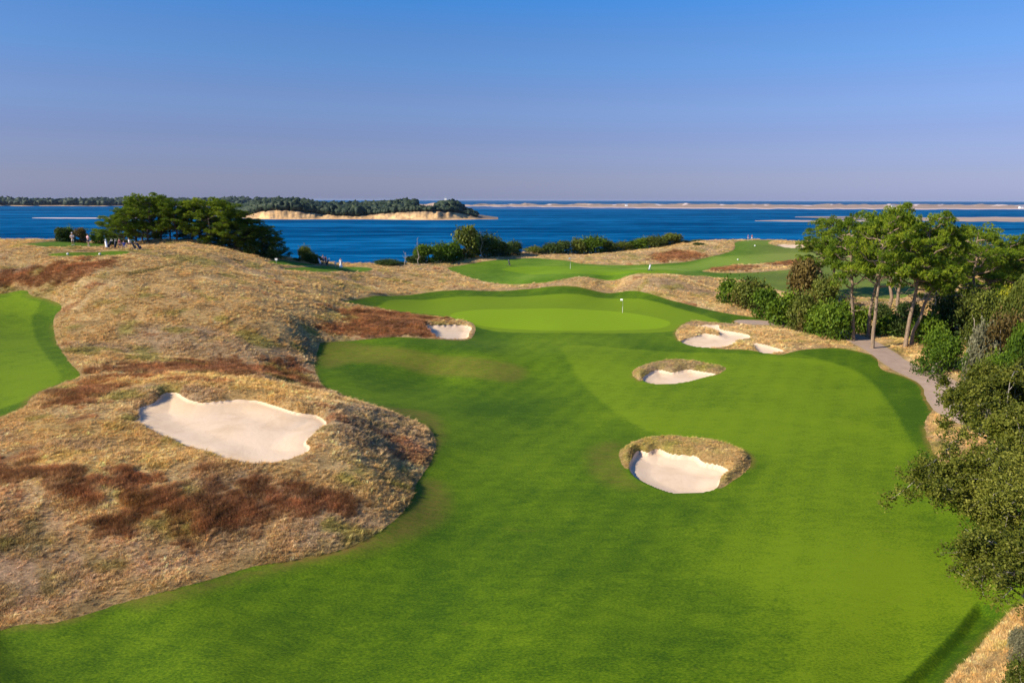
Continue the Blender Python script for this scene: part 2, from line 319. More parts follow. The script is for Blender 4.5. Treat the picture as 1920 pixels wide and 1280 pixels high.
POLY = {
'fair': [(-400,1215),(0,1182),(100,1170),(220,1135),(330,1105),(450,1070),(560,1048),(640,1030),(700,1005),(745,970),(772,935),(782,905),(800,880),(815,850),(818,825),(805,805),(770,785),(720,768),(680,755),(640,742),(610,730),(595,710),(590,685),(597,655),(610,642),(700,635),(790,634),(868,638),(890,624),(886,606),(850,598),(780,592),(720,580),(680,573),(640,566),(700,555),(800,549),(900,545),(1000,541),(1100,541),(1180,545),(1250,560),(1300,573),(1370,588),(1450,599),(1440,604),(1360,605),(1295,602),(1268,620),(1272,637),(1300,647),(1345,653),(1400,655),(1460,664),(1500,655),(1570,651),(1620,660),(1643,668),(1652,690),(1690,702),(1728,718),(1752,735),(1760,752),(1735,790),(1760,860),(1830,900),(1920,930),(2050,1000),(2050,1090),(1920,1130),(1870,1165),(1830,1215),(1760,1275),(1700,1330),(1500,1700),(300,1700),(-800,1450)],
'left': [(-500,552),(0,553),(60,556),(105,567),(115,580),(100,600),(105,640),(130,680),(150,705),(110,722),(60,745),(0,785),(-500,830)],
'far': [(838,503),(880,495),(940,487),(1000,484),(1060,488),(1100,495),(1200,496),(1270,492),(1320,483),(1375,468),(1382,452),(1450,450),(1440,456),(1500,465),(1560,463),(1700,470),(1720,545),(1560,552),(1470,545),(1400,525),(1330,519),(1270,514),(1180,516),(1100,519),(1020,530),(960,533),(900,526),(860,513)],
'tee1': [(45,460),(80,456),(130,454),(170,457),(197,462),(150,464),(90,465)],
'tee2': [(90,479),(140,475),(200,473),(240,473),(235,478),(180,482),(110,482)],
'tee3': [(500,493),(540,490),(592,498),(540,498)],
'tee4': [(530,505),(580,501),(650,501),(700,505),(640,509),(570,509)],
'isle_far': [(1315,508),(1370,497),(1430,494),(1500,488),(1520,500),(1450,507),(1380,511)],
'green1': [(845,590),(880,582),(960,579),(1080,579),(1160,584),(1230,595),(1257,604),(1240,614),(1180,618),(1050,619),(950,616),(900,610),(860,600)],
'green2': [(940,505),(980,500),(1060,499),(1150,502),(1250,505),(1285,509),(1240,514),(1150,515),(1050,513),(970,511)],
'b1': [(247,792),(262,785),(258,768),(290,755),(305,740),(330,737),(355,750),(385,755),(430,751),(480,752),(520,763),(560,775),(595,780),(612,795),(590,812),(575,828),(582,840),(560,855),(520,866),(470,870),(430,865),(395,850),(340,832),(290,810),(265,797)],
'b2': [(795,610),(825,609),(865,608),(884,613),(880,622),(872,635),(825,634),(812,627)],
'b3': [(1277,638),(1300,630),(1322,624),(1350,627),(1340,617),(1305,610),(1345,607),(1352,616),(1400,625),(1405,632),(1385,635),(1372,645),(1350,650),(1310,649),(1290,645)],
'b3b': [(1410,642),(1430,643),(1455,650),(1470,656),(1450,660),(1425,658)],
'b4': [(1205,710),(1215,700),(1235,692),(1262,697),(1290,692),(1320,696),(1342,700),(1320,706),(1290,714),(1260,718),(1225,718)],
'b5': [(1180,868),(1186,858),(1197,843),(1215,846),(1235,840),(1255,848),(1275,851),(1305,853),(1320,864),(1350,870),(1368,882),(1353,893),(1347,912),(1325,920),(1295,923),(1260,922),(1225,910),(1195,895),(1183,882)],
'b6': [(1458,457),(1500,458),(1512,463),(1475,463)],
'c4': [(1185,698),(1200,687),(1230,679),(1260,676),(1310,680),(1355,686),(1360,692),(1343,702),(1320,704),(1290,706),(1250,706),(1222,706),(1206,712),(1196,712)],
'c5': [(1160,850),(1175,835),(1200,825),(1250,820),(1300,823),(1350,830),(1390,842),(1408,858),(1403,878),(1385,893),(1362,908),(1346,914),(1335,900),(1290,895),(1240,890),(1205,880),(1190,876),(1172,876)],
# colour zones
'light': [(1060,648),(1075,690),(1105,730),(1160,775),(1240,815),(1400,850),(1500,1000),(1450,1280),(1640,1280),(1790,1120),(1800,1000),(1740,860),(1700,810),(1670,760),(1620,705),(1540,675),(1400,662),(1200,655)],
'apron': [(715,572),(760,562),(900,556),(1100,554),(1200,560),(1280,580),(1350,602),(1280,612),(1240,622),(1000,624),(900,615),(880,602),(800,588),(720,580)],
'semi': [(1610,1345),(1700,1268),(1790,1180),(1835,1128),(1895,1150),(1830,1225),(1740,1320)],
'semi2': [(1480,652),(1540,672),(1620,700),(1670,755),(1700,810),(1745,860),(1790,800),(1760,740),(1640,665)],
'leftin': [(-500,562),(0,561),(40,560),(75,570),(60,600),(75,650),(105,690),(115,712),(80,735),(0,768),(-500,800)],
'farlight': [(1150,503),(1280,495),(1360,478),(1500,472),(1640,478),(1640,490),(1500,486),(1420,492),(1340,500),(1280,508)],
'dry1': [(600,648),(640,640),(740,652),(900,672),(980,690),(960,715),(860,705),(760,690),(660,680),(610,690)],
'dry2': [(690,760),(800,772),(830,810),(815,830),(790,790)],
'dry3': [(790,900),(830,910),(835,960),(780,1000),(700,1030),(600,1050),(450,1085),(300,1130),(290,1115),(560,1048),(700,1005),(772,940)],
'dry4': [(1110,840),(1160,830),(1170,880),(1200,912),(1150,910),(1110,880)],
'red1': [(0,880),(60,890),(130,895),(200,893),(280,905),(350,915),(450,925),(540,935),(630,950),(560,965),(480,985),(400,1000),(360,1025),(300,1000),(220,990),(150,950),(70,915),(0,920)],
'red2': [(165,697),(230,687),(320,677),(420,673),(500,675),(560,680),(590,720),(640,742),(560,725),(450,712),(330,706),(220,704)],
'red3': [(600,575),(680,580),(740,588),(800,596),(840,600),(800,612),(820,632),(720,633),(640,630),(590,615),(650,600)],
'red4': [(30,538),(60,520),(100,505),(150,495),(210,497),(190,515),(130,535),(70,541)],
'red5': [(85,755),(120,735),(180,722),(215,735),(180,760),(120,765)],
'red6': [(-60,525),(40,510),(80,515),(40,535),(-60,550)],
'red7': [(1215,478),(1260,470),(1320,473),(1310,485),(1240,491)],
'red8': [(1310,505),(1370,498),(1420,499),(1380,508)],
'red9': [(1420,488),(1520,486),(1520,496),(1430,494)],
'redA': [(140,488),(180,482),(185,490),(150,494)],
'mauve1': [(0,930),(200,1000),(380,1040),(400,1060),(200,1120),(0,1160)],
'mound_shade': [(600,790),(700,770),(790,800),(800,840),(740,870),(640,830)],  # right side of the mound, its shading mixed into the grass tint
'gold1': [(0,830),(100,790),(250,810),(350,850),(450,880),(300,900),(100,885),(0,875)],
'gold2': [(150,715),(300,706),(450,716),(600,740),(560,760),(430,745),(300,735),(200,740)],
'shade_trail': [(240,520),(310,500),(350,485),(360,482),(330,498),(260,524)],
}
WP = {k: smooth_poly(hits(v)) for k, v in POLY.items()}
PATH = smooth_poly(hits([(1400,603),(1440,604),(1500,608),(1560,618),(1610,635),(1642,652),(1672,672),(1702,690),(1738,705),(1768,724),(1778,745),(1790,760),(1850,790),(2000,830)]), False)
# rows and columns of the survey grid (finer where the ground is nearer)
s_in = np.linspace(-0.83, 0.83, 760); s_out = np.linspace(0.84, 2.2, 50); S = np.concatenate([-s_out[::-1], s_in, s_out])
Yr = np.concatenate([np.linspace(8, 21.5, 16), np.exp(np.linspace(math.log(22), math.log(280), 600))])
GX = S[None, :] * Yr[:, None]; GY = np.broadcast_to(Yr[:, None], GX.shape).copy()
keep_row = GY < ycoast(S)[None, :] + 30
GX = GX.ravel(); GY = GY.ravel()
def zones(X, Y):
    d = {k: sdf_poly(X, Y, P, 8.0) for k, P in WP.items()}; d['path'] = sdf_line(X, Y, PATH, 8.0) - 1.8
    w = fbm(X / 0.9, Y / 0.9, 11, 3) * 0.9; wf = fbm(X / 2.5, Y / 2.5, 15, 2) * 0.4; we = fbm(X / 0.45, Y / 0.45, 31, 2)
    for k in ('b1', 'b2', 'b3', 'b3b', 'b4', 'b5', 'b6'): d[k] = d[k] + w * 0.09 + wf * .25
    for k in ('c4', 'c5'): d[k] = d[k] + we * 0.15
    for k in ('fair', 'left', 'far'): d[k] = d[k] + wf * 0.3 + we * 0.1
    d['path'] = d['path'] + wf
    d['sand'] = np.minimum.reduce([d[k] for k in ('b1', 'b2', 'b3', 'b3b', 'b4', 'b5', 'b6')])
    turf = np.minimum.reduce([d[k] for k in ('fair', 'left', 'far', 'tee1', 'tee2', 'tee3', 'tee4')])
    turf = np.maximum.reduce([turf, -d['c4'], -d['c5'], -d['isle_far']])
    d['roughd'] = np.minimum.reduce([-turf, d['sand'], d['path']])    # >0: how far inside... negative inside rough is handled below
    d['turf'] = turf; return d
ZD = zones(GX, GY)
BUNK = {'b1': (.16, .3, 2.6), 'b2': (.3, .25, 1.4), 'b3': (.22, .2, 1.3), 'b3b': (.18, .15, .9), 'b4': (.22, .18, 1.2), 'b5': (.32, .25, 1.8), 'b6': (.2, .3, 2.0)}
def carve(z, X, Y, d):
    z = z.copy(); rough = sstep(d['turf'], 0.0, 0.7) * sstep(d['path'], 0.1, 1.0)
    z += rough * (0.10 + fbm(X / 3.2, Y / 3.2, 21, 3) * 0.55 + fbm(X / 22, Y / 6.5, 25, 3) * 1.5 * sstep(d['turf'], 0, 5)) * sstep(d['sand'], -0.1, 0.6)
    for k, hgt in (('c4', .30), ('c5', .38)): z += hgt * sstep(-d[k], 0.0, 0.9) * sstep(d['sand'], -0.05, 0.5)
    for k, (lip, dep, w) in BUNK.items(): z -= lip * sstep(-d[k], 0.0, 0.12) + dep * sstep(-d[k], 0.0, w)
    z -= 0.42 * sstep(-d['semi'], -0.05, 0.5)
    return z
GZ = carve(height(GX, GY), GX, GY, ZD)
# colour of the dry grass
STRAW = np.array([.44, .295, .13]); PALE = np.array([.57, .41, .21]); GOLD = np.array([.55, .35, .12]); MAUVE = np.array([.47, .31, .21]); RED = np.array([.27, .11, .045]); OLIVE = np.array([.24, .22, .05]); GREY = np.array([.33, .235, .155])
def tint(X, Y, d):
    n1 = fbm(X / 7, Y / 4, 41, 4); n2 = fbm(X / 3.0, Y / 2.0, 47, 4); n3 = fbm(X / 12, Y / 6, 53, 3); n4 = fbm(X / 1.2, Y / 1.2, 59, 3)
    def mx(c, t, k): k = np.clip(k, 0, 1)[:, None]; return c * (1 - k) + t * k
    c = np.broadcast_to(STRAW, (len(X), 3)).copy()
    c = mx(c, PALE, sstep(n1, 0.0, 0.25) * .8); c = mx(c, GREY, sstep(n3, 0.0, 0.2) * .7); c = mx(c, OLIVE, sstep(n2 + n3 * .3, 0.06, 0.24) * .75)
    c = mx(c, MAUVE, sstep(-d['mauve1'], -1.5, 1.5) * (.45 + n4)); c = mx(c, GREY, sstep(-d['mound_shade'], -1, 1) * .6); c = mx(c, GOLD, sstep(-d['gold1'], -1, 1) * (.45 + n2)); c = mx(c, GOLD, sstep(-d['gold2'], -.5, .8) * .6)
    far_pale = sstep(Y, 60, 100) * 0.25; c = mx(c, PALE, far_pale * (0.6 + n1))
    rd = np.minimum.reduce([d[k] for k in ('red1', 'red2', 'red3', 'red4', 'red5', 'red6', 'red7', 'red8', 'red9', 'redA')]) + n2 * 4.0 + n4 * 2.0
    r = sstep(-rd + fbm(X / .8, Y / .6, 63, 3) * 4.5, -0.8, 1.2); c = mx(c, RED * (1 + n4[:, None] * 1.2), r * .80); sp = sstep(n1 - n2, 0.30, 0.42) * .7; c = mx(c, RED, sp)
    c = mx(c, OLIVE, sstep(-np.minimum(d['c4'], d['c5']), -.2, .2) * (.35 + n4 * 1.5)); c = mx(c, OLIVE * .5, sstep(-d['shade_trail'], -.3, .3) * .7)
    c = mx(c, np.array([.30, .22, .10]), sstep(-d['turf'], -0.9, 0.0) * .3)
    return c * (1 + n4[:, None] * .5), r
# triangles of the grid
nr, nc = len(Yr), len(S); idx = np.arange(nr * nc).reshape(nr, nc)
a_, b_, c_, d_ = idx[:-1, :-1], idx[:-1, 1:], idx[1:, 1:], idx[1:, :-1]; km = (keep_row[:-1, :-1] | keep_row[1:, 1:])
T0 = np.concatenate([np.stack([a_[km], b_[km], c_[km]], -1), np.stack([a_[km], c_[km], d_[km]], -1)])
keys = ['sand', 'b1', 'b2', 'b3', 'b3b', 'b4', 'b5', 'b6', 'turf', 'path', 'green1', 'green2', 'fair', 'left', 'far', 'tee1', 'tee2', 'tee3', 'tee4']
lw_ = np.interp(GY, [44, 58], [3.0, .35]); tone = (np.clip((-ZD['light'] + lw_) / (2 * lw_), 0, 1) * .95 + sstep(-ZD['apron'], -.4, .4) * 1.9 - sstep(-ZD['semi'], -.12, .12) * 1.2 - sstep(-ZD['semi2'], -.25, .25) * .6 + sstep(-ZD['leftin'], -.2, .3) * 1.1 + sstep(-ZD['farlight'], -1, 2) * 1.3
        - .3 * sstep(-ZD['fair'], -.1, .5) * sstep(ZD['apron'], 0, .5) * sstep(GY, 92, 102) + 1.3 * fbm(GX / 16, GY / 8, 71, 3) - .35 * sstep(-GX / GY, -.1, .35) * sstep(60 - GY, 0, 20) )
tone -= 0.3 * sstep(-ZD['far'], 0, 1) * sstep(ZD['green2'], 0, 1) * sstep(155 - GY, 0, 8)
tone += 0.35 * sstep(GX / GY, .15, .5) * sstep(50 - GY, 0, 20)
dry = np.clip(sum(sstep(-ZD[k], -1.0, .8) * w for k, w in (('dry1', .5), ('dry2', .6), ('dry3', .6), ('dry4', .4))), 0, 1) + 0.8 * sstep(-ZD['turf'], .6, .0) * sstep(fbm(GX / 5, GY / 5, 81, 3), -.05, .2) + .5 * sstep(-ZD['far'], 0, 1) * sstep(GX / GY, .3, .4)
flash = np.exp(-((ZD['b1'] + 1.0) / 1.2) ** 2) * sstep(GY, 48, 54) * (ZD['b1'] < 0); edge = sstep(ZD['path'], -.55, -.1)
dry = np.where(ZD['sand'] < 0.3, flash, np.where(ZD['path'] < .3, edge, dry))
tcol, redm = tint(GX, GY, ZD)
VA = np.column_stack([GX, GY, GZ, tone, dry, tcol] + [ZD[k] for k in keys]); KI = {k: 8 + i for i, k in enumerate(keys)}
def clip(V, T, f):
    """split triangles along f = 0; returns V, inside triangles (f<0), outside triangles"""
    f = np.where(np.abs(f) < 1e-5, 1e-5, f); ins = f[T] < 0; cnt = ins.sum(1)
    Tin = T[cnt == 3]; Tout = T[cnt == 0]; mixm = (cnt == 1) | (cnt == 2); Tm = T[mixm]; im = ins[mixm]; cm = cnt[mixm]
    if len(Tm) == 0: return V, f, Tin, Tout
    odd = np.where(cm == 1, np.argmax(im, 1), np.argmin(im, 1)); r = np.arange(len(Tm))
    A = Tm[r, odd]; B = Tm[r, (odd + 1) % 3]; C = Tm[r, (odd + 2) % 3]
    E = np.concatenate([np.sort(np.stack([A, B], 1), 1), np.sort(np.stack([A, C], 1), 1)]); U, inv = np.unique(E, axis=0, return_inverse=True); inv = inv.ravel()
    t = f[U[:, 0]] / (f[U[:, 0]] - f[U[:, 1]]); NV = V[U[:, 0]] * (1 - t)[:, None] + V[U[:, 1]] * t[:, None]
    base = len(V); V2 = np.vstack([V, NV]); ab = base + inv[:len(A)]; ac = base + inv[len(A):]
    one = np.stack([A, ab, ac], 1); two = np.concatenate([np.stack([ab, B, C], 1), np.stack([ab, C, ac], 1)]); isin = cm == 1; i2 = np.concatenate([isin, isin])
    Tin = np.concatenate([Tin, one[isin], two[~i2]]); Tout = np.concatenate([Tout, one[~isin], two[i2]]); return V2, None, Tin, Tout
def emit(name, T, V, mat, label, **kw):
    u, inv = np.unique(T, return_inverse=True); W = V[u]
    o = mk(name, W[:, :3], None, mat, smooth=True, tri=inv.reshape(-1, 3), attrs={'tone': ('POINT', 'FLOAT', W[:, 3]), 'dry': ('POINT', 'FLOAT', W[:, 4]), 'tint': ('POINT', 'FLOAT_COLOR', np.column_stack([W[:, 5:8], np.ones(len(W))]))})
    return prop(o, label, kind='structure')
V, _, T_, rest = clip(VA, T0, VA[:, 2] - (SEA - 1.5)); 
Vall, rest = V, rest
for k, lab in (('b1', 'large pale sand bunker with ragged rim in the dry grass mound on the left'), ('b2', 'small sand bunker cut into reddish grass left of the nearer putting green'), ('b3', 'two-lobed sand bunker with grassy tongue right of the nearer putting green'), ('b3b', 'smallest sand bunker pocket beside the cart path'), ('b4', 'narrow sand bunker with tall grass lip in the middle of the fairway'), ('b5', 'sand bunker with thick tawny grass lip, nearest one on the fairway'), ('b6', 'far strip of sand beside the distant tee')):
    Vall, _, tin, rest = clip(Vall, rest, Vall[:, KI[k]])
    if len(tin): emit('sand_bunker', tin, Vall, M['sand'], lab)
Vall, _, tin, rest = clip(Vall, rest, Vall[:, KI['path']]); emit('cart_path', tin, Vall, M['path'], 'grey brown gravel cart path winding below the tall pines')
Vall, _, tf, rest = clip(Vall, rest, Vall[:, KI['turf']])
for k, lab in (('green1', 'bright oval putting green with a flag, the nearer of two'), ('green2', 'bright putting green beyond the dune ridge, the farther of two')):
    Vall, _, tin, tf = clip(Vall, tf, Vall[:, KI[k]]); emit('putting_green', tin, Vall, M['green'], lab)
for k, nm, m, lab in (('fair', 'fairway', 'fairway', 'broad mown green fairway running up the middle'), ('left', 'fairway', 'fairway', 'strip of mown fairway at the left edge'), ('far', 'fairway', 'farturf', 'mown fairway of the far hole near the sea'), ('tee1', 'tee_box', 'fairway', 'mown tee box where two golfers stand at the far left'), ('tee2', 'tee_box', 'fairway', 'lower mown tee box below the pine clump at left'), ('tee3', 'tee_box', 'farturf', 'narrow green tee strip right of the pine clump'), ('tee4', 'tee_box', 'farturf', 'small tee box near the person in white')):
    Vall, _, tin, tf = clip(Vall, tf, Vall[:, KI[k]])
    if len(tin): emit(nm, tin, Vall, M[m], lab)
emit('dry_grassland', rest, Vall, M['rough'], 'rolling ground of dry straw-coloured and russet grass')
# ground behind the viewpoint
bx, by = np.meshgrid(np.linspace(-200, 200, 60), np.linspace(-160, 9.0, 30)); bz = height(bx.ravel(), np.maximum(by.ravel(), 9.0) * 1.0) - 0.25 - 0.3
bi = np.arange(1800).reshape(30, 60); bt = np.stack([bi[:-1, :-1].ravel(), bi[:-1, 1:].ravel(), bi[1:, 1:].ravel(), bi[1:, :-1].ravel()], 1)
prop(mk('ground', np.column_stack([bx.ravel(), by.ravel(), bz]), None, M['rough'], smooth=True, tri=bt, attrs={'tint': ('POINT', 'FLOAT_COLOR', np.tile([.2, .2, .06, 1], (1800, 1)))}), 'grassy ground behind the viewpoint', kind='structure')
def gz(x, y):
    X = np.atleast_1d(np.asarray(x, float)); Y = np.atleast_1d(np.asarray(y, float)); return carve(height(X, Y), X, Y, zones(X, Y))
def ground(x, y): return float(gz(x, y)[0])

# ------------------------------------------------------------------ sea
def sea():
    xs = np.concatenate([-np.geomspace(30000, 900, 12), np.linspace(-850, 850, 60), np.geomspace(900, 30000, 12)])
    ys = np.concatenate([[-3000, -500, 0], np.linspace(90, 1500, 120), np.linspace(1530, 2600, 60), np.geomspace(2700, 32000, 12)])
    X, Y = np.meshgrid(xs, ys); X = X.ravel(); Y = Y.ravel()
    i = np.arange(len(X)).reshape(len(ys), len(xs)); q = np.stack([i[:-1, :-1].ravel(), i[:-1, 1:].ravel(), i[1:, 1:].ravel(), i[1:, :-1].ravel()], 1)
    sh = 0.35 * sstep(Y, 2130, 2280) * (Y < 2700) * sstep(X / Y, -.15, 0.0)
    return prop(mk('sea', np.column_stack([X, Y, np.full(len(X), SEA)]), None, M['water'], tri=q, attrs={'shoal': ('POINT', 'FLOAT', sh)}), 'deep blue sea reaching to the horizon', kind='structure')
sea()

# ------------------------------------------------------------------ far shores
def sea_pt(u, v):
    a, dy, dz = ray(u, v); Y = (SEA - CAMZ) / (dz / dy); return a / dy * Y, Y
def shore_mat():
    m, n, l, p, o = nmat('shore_sand_and_scrub')
    s = attr(n, 'sandy').outputs['Fac']; a = noise(n, l, 0.035, 7, 0.75, objco(n, l, (1, .5, 3)), 0.5)
    scrub = ramp(n, l, a, [(0.35, (.09, .075, .04)), (0.6, (.23, .155, .105))]); snd = ramp(n, l, a, [(0.35, (.46, .25, .10)), (0.6, (.82, .54, .25))])
    l.new(mixc(n, l, s, scrub, snd), p.inputs['Base Color']); p.inputs['Roughness'].default_value = 0.95; return m
M['shore'] = shore_mat()
def marsh_mat():
    m, n, l, p, o = nmat('barrier_beach')
    s = attr(n, 'sandy').outputs['Fac']; a = noise(n, l, 0.006, 7, 0.75, objco(n, l, (1, 2.2, 1)), 0.5)
    marsh = ramp(n, l, a, [(0.35, (.21, .145, .10)), (0.6, (.42, .285, .20))])
    l.new(mixc(n, l, s, marsh, (.80, .62, .55)), p.inputs['Base Color']); p.inputs['Roughness'].default_value = 0.95; return m
M['marsh'] = marsh_mat()
def sheet(name, X, Y, Z, mat, sandy, label, kind='structure'):
    r, c = X.shape; i = np.arange(r * c).reshape(r, c); q = np.stack([i[:-1, :-1].ravel(), i[:-1, 1:].ravel(), i[1:, 1:].ravel(), i[1:, :-1].ravel()], 1)
    return prop(mk(name, np.column_stack([X.ravel(), Y.ravel(), Z.ravel()]), None, mat, tri=q, smooth=True, attrs={'sandy': ('POINT', 'FLOAT', sandy.ravel())}), label, kind=kind)
IS_U = [430, 455, 470, 490, 520, 560, 600, 640, 680, 700, 740, 780, 820, 850, 880, 900, 930, 965]
IS_V = [409, 410, 411, 412, 412.5, 412.5, 412, 412, 412, 412, 412.5, 413, 413, 412.5, 412, 411.5, 411.5, 411.5]
IS_B = [1.5, 2, 4.5, 8.5, 10.5, 9.5, 6, 4, 4.2, 5.5, 8, 9.5, 9.5, 8.5, 5.0, 1.2, .1, -.9]
def isl_xy(u, t, shore=True):
    X0, Y0 = sea_pt(u, np.interp(u, IS_U, IS_V)); Yd = Y0 + t; return X0 / Y0 * Yd, Yd
def isl_z(u, t, Y=None):
    hb = np.interp(u, IS_U, IS_B) * 1.25; j = fbm(u / 9.0, t * 0 + 3.0, 5, 3) * 1.0
    z = np.where(t < 10, -0.4 + t * 0.14, 1.0 + (hb - 1) * sstep(t, 10, 24 + j * 12)); z = np.where(hb < 1, np.minimum(z, hb), z)
    hill = 5.5 * sstep(t, 130, 330) * sstep(u, 400, 450) * (1 - sstep(u, 770, 815)) + 5.5 * np.exp(-((u - 846) / 20) ** 2 - ((t - 110) / 50) ** 2)
    z = z + hill + fbm(u / 6, t / 15, 9, 3) * 1.2 * sstep(t, 14, 24) * np.clip(hb / 8, 0, 1); back = sstep(t, 380, 420) if Y is None else 0
    return z * (1 - sstep(t, 390, 430)) - 3 * sstep(t, 390, 430)
def island():
    uu = np.linspace(425, 968, 360); tt = np.concatenate([np.linspace(-4, 40, 36), np.linspace(46, 430, 40)]); Ug, Tg = np.meshgrid(uu, tt)
    X0 = np.array([sea_pt(u, np.interp(u, IS_U, IS_V)) for u in uu]); Yd = X0[None, :, 1] + Tg; X = (X0[:, 0] / X0[:, 1])[None, :] * Yd
    taper = np.interp(uu, [425, 450, 880, 965], [1, 1, .8, .05])[None, :]; Yd = X0[None, :, 1] + Tg * np.where(Tg > 0, taper, 1); X = (X0[:, 0] / X0[:, 1])[None, :] * Yd
    Z = SEA + isl_z(Ug, Tg)
    hb = np.interp(uu, IS_U, IS_B)[None, :]; sandy = (1 - sstep(Tg, 17, 26)) * np.clip(.65 + 2.0 * fbm(Ug / 5, Tg / 6, 33, 4), 0, 1) * sstep(hb, 1.5, 5) + (Tg < 9) * .5
    sheet('island', X, Yd, Z, M['shore'], np.clip(sandy, 0, 1), 'wooded island with a bare golden bluff along its shore')
island()
def strip(name, u0, u1, vn, vf, z, mat, sandy, label, dune=0.0, n=120, m=16, seed=0):
    X0, Y0 = sea_pt(0, vn); _, Y1 = sea_pt(0, vf); uu = np.linspace(u0, u1, n); ty = np.linspace(0, 1, m); Ug, Tg = np.meshgrid(uu, ty)
    wob = fbm(uu / 22, uu * 0 + seed, seed, 3); endt = np.minimum(sstep(uu, u0, u0 + (u1 - u0) * .3), 1 - sstep(uu, u1 - (u1 - u0) * .06, u1) * (u1 < 2000)) ** .8
    mid = .5 + wob * .25; T2 = mid[None] + (Tg - .5) * (0.08 + .92 * endt[None]); Yd = Y0 + (Y1 - Y0) * T2; a = (Ug - 960) / F / math.cos(PITCH) * 1.0
    X = a * Yd * math.cos(PITCH) / ray(0, vn)[1]; prof = np.minimum(sstep(Tg, 0, .15), 1 - sstep(Tg, .9, 1))
    dn = dune * (0.25 + np.clip(fbm(Ug / 25, Tg * 3, seed + 3, 4) * 2.2 + .4, 0, 1.4)) * sstep(Tg, .5, .9) * (1 - sstep(Tg, .93, 1))
    Z = SEA - .6 + prof * (z + .6) + dn; sd = np.clip(sandy + (fbm(Ug / 12, Tg * 6, seed + 8, 4) > .19) * sstep(Tg, .5, .8) * (dune > 0) * 1.0 + (Tg < .12) * .6 * (dune > 0), 0, 1)
    return sheet(name, X, Yd, Z, mat, sd * np.ones_like(X), label)
strip('barrier_beach', 770, 3000, 391.2, 384.0, 2.0, M['marsh'], 0.0, 'long low barrier beach with pale dunes below the horizon', 9.0, 700, 30, 2)
strip('sand_bar', 60, 260, 411.6, 410.2, .5, M['marsh'], .8, 'thin pale sand bar left of the pine clump', 0, 80, 6, 4)
strip('sand_bar', 1415, 1640, 415.0, 411.6, .5, M['marsh'], .25, 'narrow sand bar in the water left of the tall pines', 0, 80, 6, 5)
strip('sand_bar', 1490, 1640, 407.2, 404.8, .6, M['marsh'], .1, 'sliver of marsh behind the narrow sand bar', 0, 80, 6, 6)
strip('marsh_flat', 1540, 2700, 414.5, 405.2, .8, M['marsh'], .12, 'flat brown marsh island behind the tall pines', 0, 200, 10, 7)
def farcoast():
    uu = np.linspace(-1500, 520, 200); X0, Y0 = sea_pt(0, 388.5); tt = np.concatenate([np.linspace(-10, 60, 10), np.linspace(80, 900, 20)]); Ug, Tg = np.meshgrid(uu, tt)
    Yd = Y0 + Tg + fbm(Ug / 60, Ug * 0, 3, 2) * 300; X = (Ug - 960) / F / ray(0, 388)[1] * Yd
    Z = SEA - .5 + sstep(Tg, 0, 30) * 3 + 20 * sstep(Tg, 100, 700) * (.55 + fbm(Ug / 90, Tg * 0, 7, 3)); Z = Z * (1 - sstep(Tg, 850, 900)) + (SEA - 2) * sstep(Tg, 850, 900)
    sheet('far_coast', X, Yd, Z, M['shore'], (Tg < 40) * .6 * (fbm(Ug / 30, Ug * 0, 9, 2) > -.1), 'low far coast along the left horizon')
    return Y0
FY = farcoast()

# ------------------------------------------------------------------ plant geometry
def unit(v): return v / (np.linalg.norm(v, axis=-1, keepdims=True) + 1e-9)
def leaves(P, size, r, out=None, aspect=.55, var=None, up=0.0):
    """diamond-shaped leaf faces at P"""
    n = len(P); d = unit(r.normal(size=(n, 3)) + (0 if out is None else out * 0.9) + np.array([0, 0, up])); e_ = unit(np.cross(d, r.normal(size=(n, 3)))); s = (size * r.uniform(.7, 1.3, n))[:, None]
    a = P - d * s * .5; b = P + e_ * s * aspect * .5; c = P + d * s * .5; f = P - e_ * s * aspect * .5; V = np.stack([a, b, c, f], 1).reshape(-1, 3)
    Q = np.arange(n * 4).reshape(n, 4); v = np.repeat(r.uniform(0, 1, n) if var is None else np.clip(var, 0, 1), 4); return V, Q, v
def spikes(P, size, r, k=5, width=.3, var=None, up=.6):
    n = len(P); C = np.repeat(P, k, 0); d = unit(r.normal(size=(n * k, 3)) + np.array([0, 0, up])); e_ = unit(np.cross(d, r.normal(size=(n * k, 3)))); s = (size * r.uniform(.6, 1.2, n * k))[:, None]
    C = C - d * s * .15; V = np.stack([C - e_ * s * width * .5, C + e_ * s * width * .5, C + d * s], 1).reshape(-1, 3); T = np.arange(n * k * 3).reshape(-1, 3)
    v = r.uniform(0, 1, n) if var is None else var; return V, T, np.repeat(np.clip(v, 0, 1), k * 3)
def tube(pts, rad, seg=6):
    pts = np.asarray(pts, float); n = len(pts); d = np.gradient(pts, axis=0); d = unit(d); ref = np.array([0.3, 1, .1]) if abs(d[0, 2]) > .7 else np.array([0, 0, 1.])
    a = unit(np.cross(d, ref)); b = np.cross(d, a); th = np.linspace(0, 2 * math.pi, seg, endpoint=False)
    V = pts[:, None] + (a[:, None] * np.cos(th)[None, :, None] + b[:, None] * np.sin(th)[None, :, None]) * np.asarray(rad)[:, None, None]; V = V.reshape(-1, 3); F_ = []
    for i in range(n - 1):
        for j in range(seg): k = (j + 1) % seg; F_.append((i * seg + j, i * seg + k, (i + 1) * seg + k, (i + 1) * seg + j))
    return V, np.array(F_)
def join(parts):
    V = []; Q = []; o = 0
    for v, q in parts: V.append(v); Q.append(q + o); o += len(v)
    return np.vstack(V), np.vstack(Q)
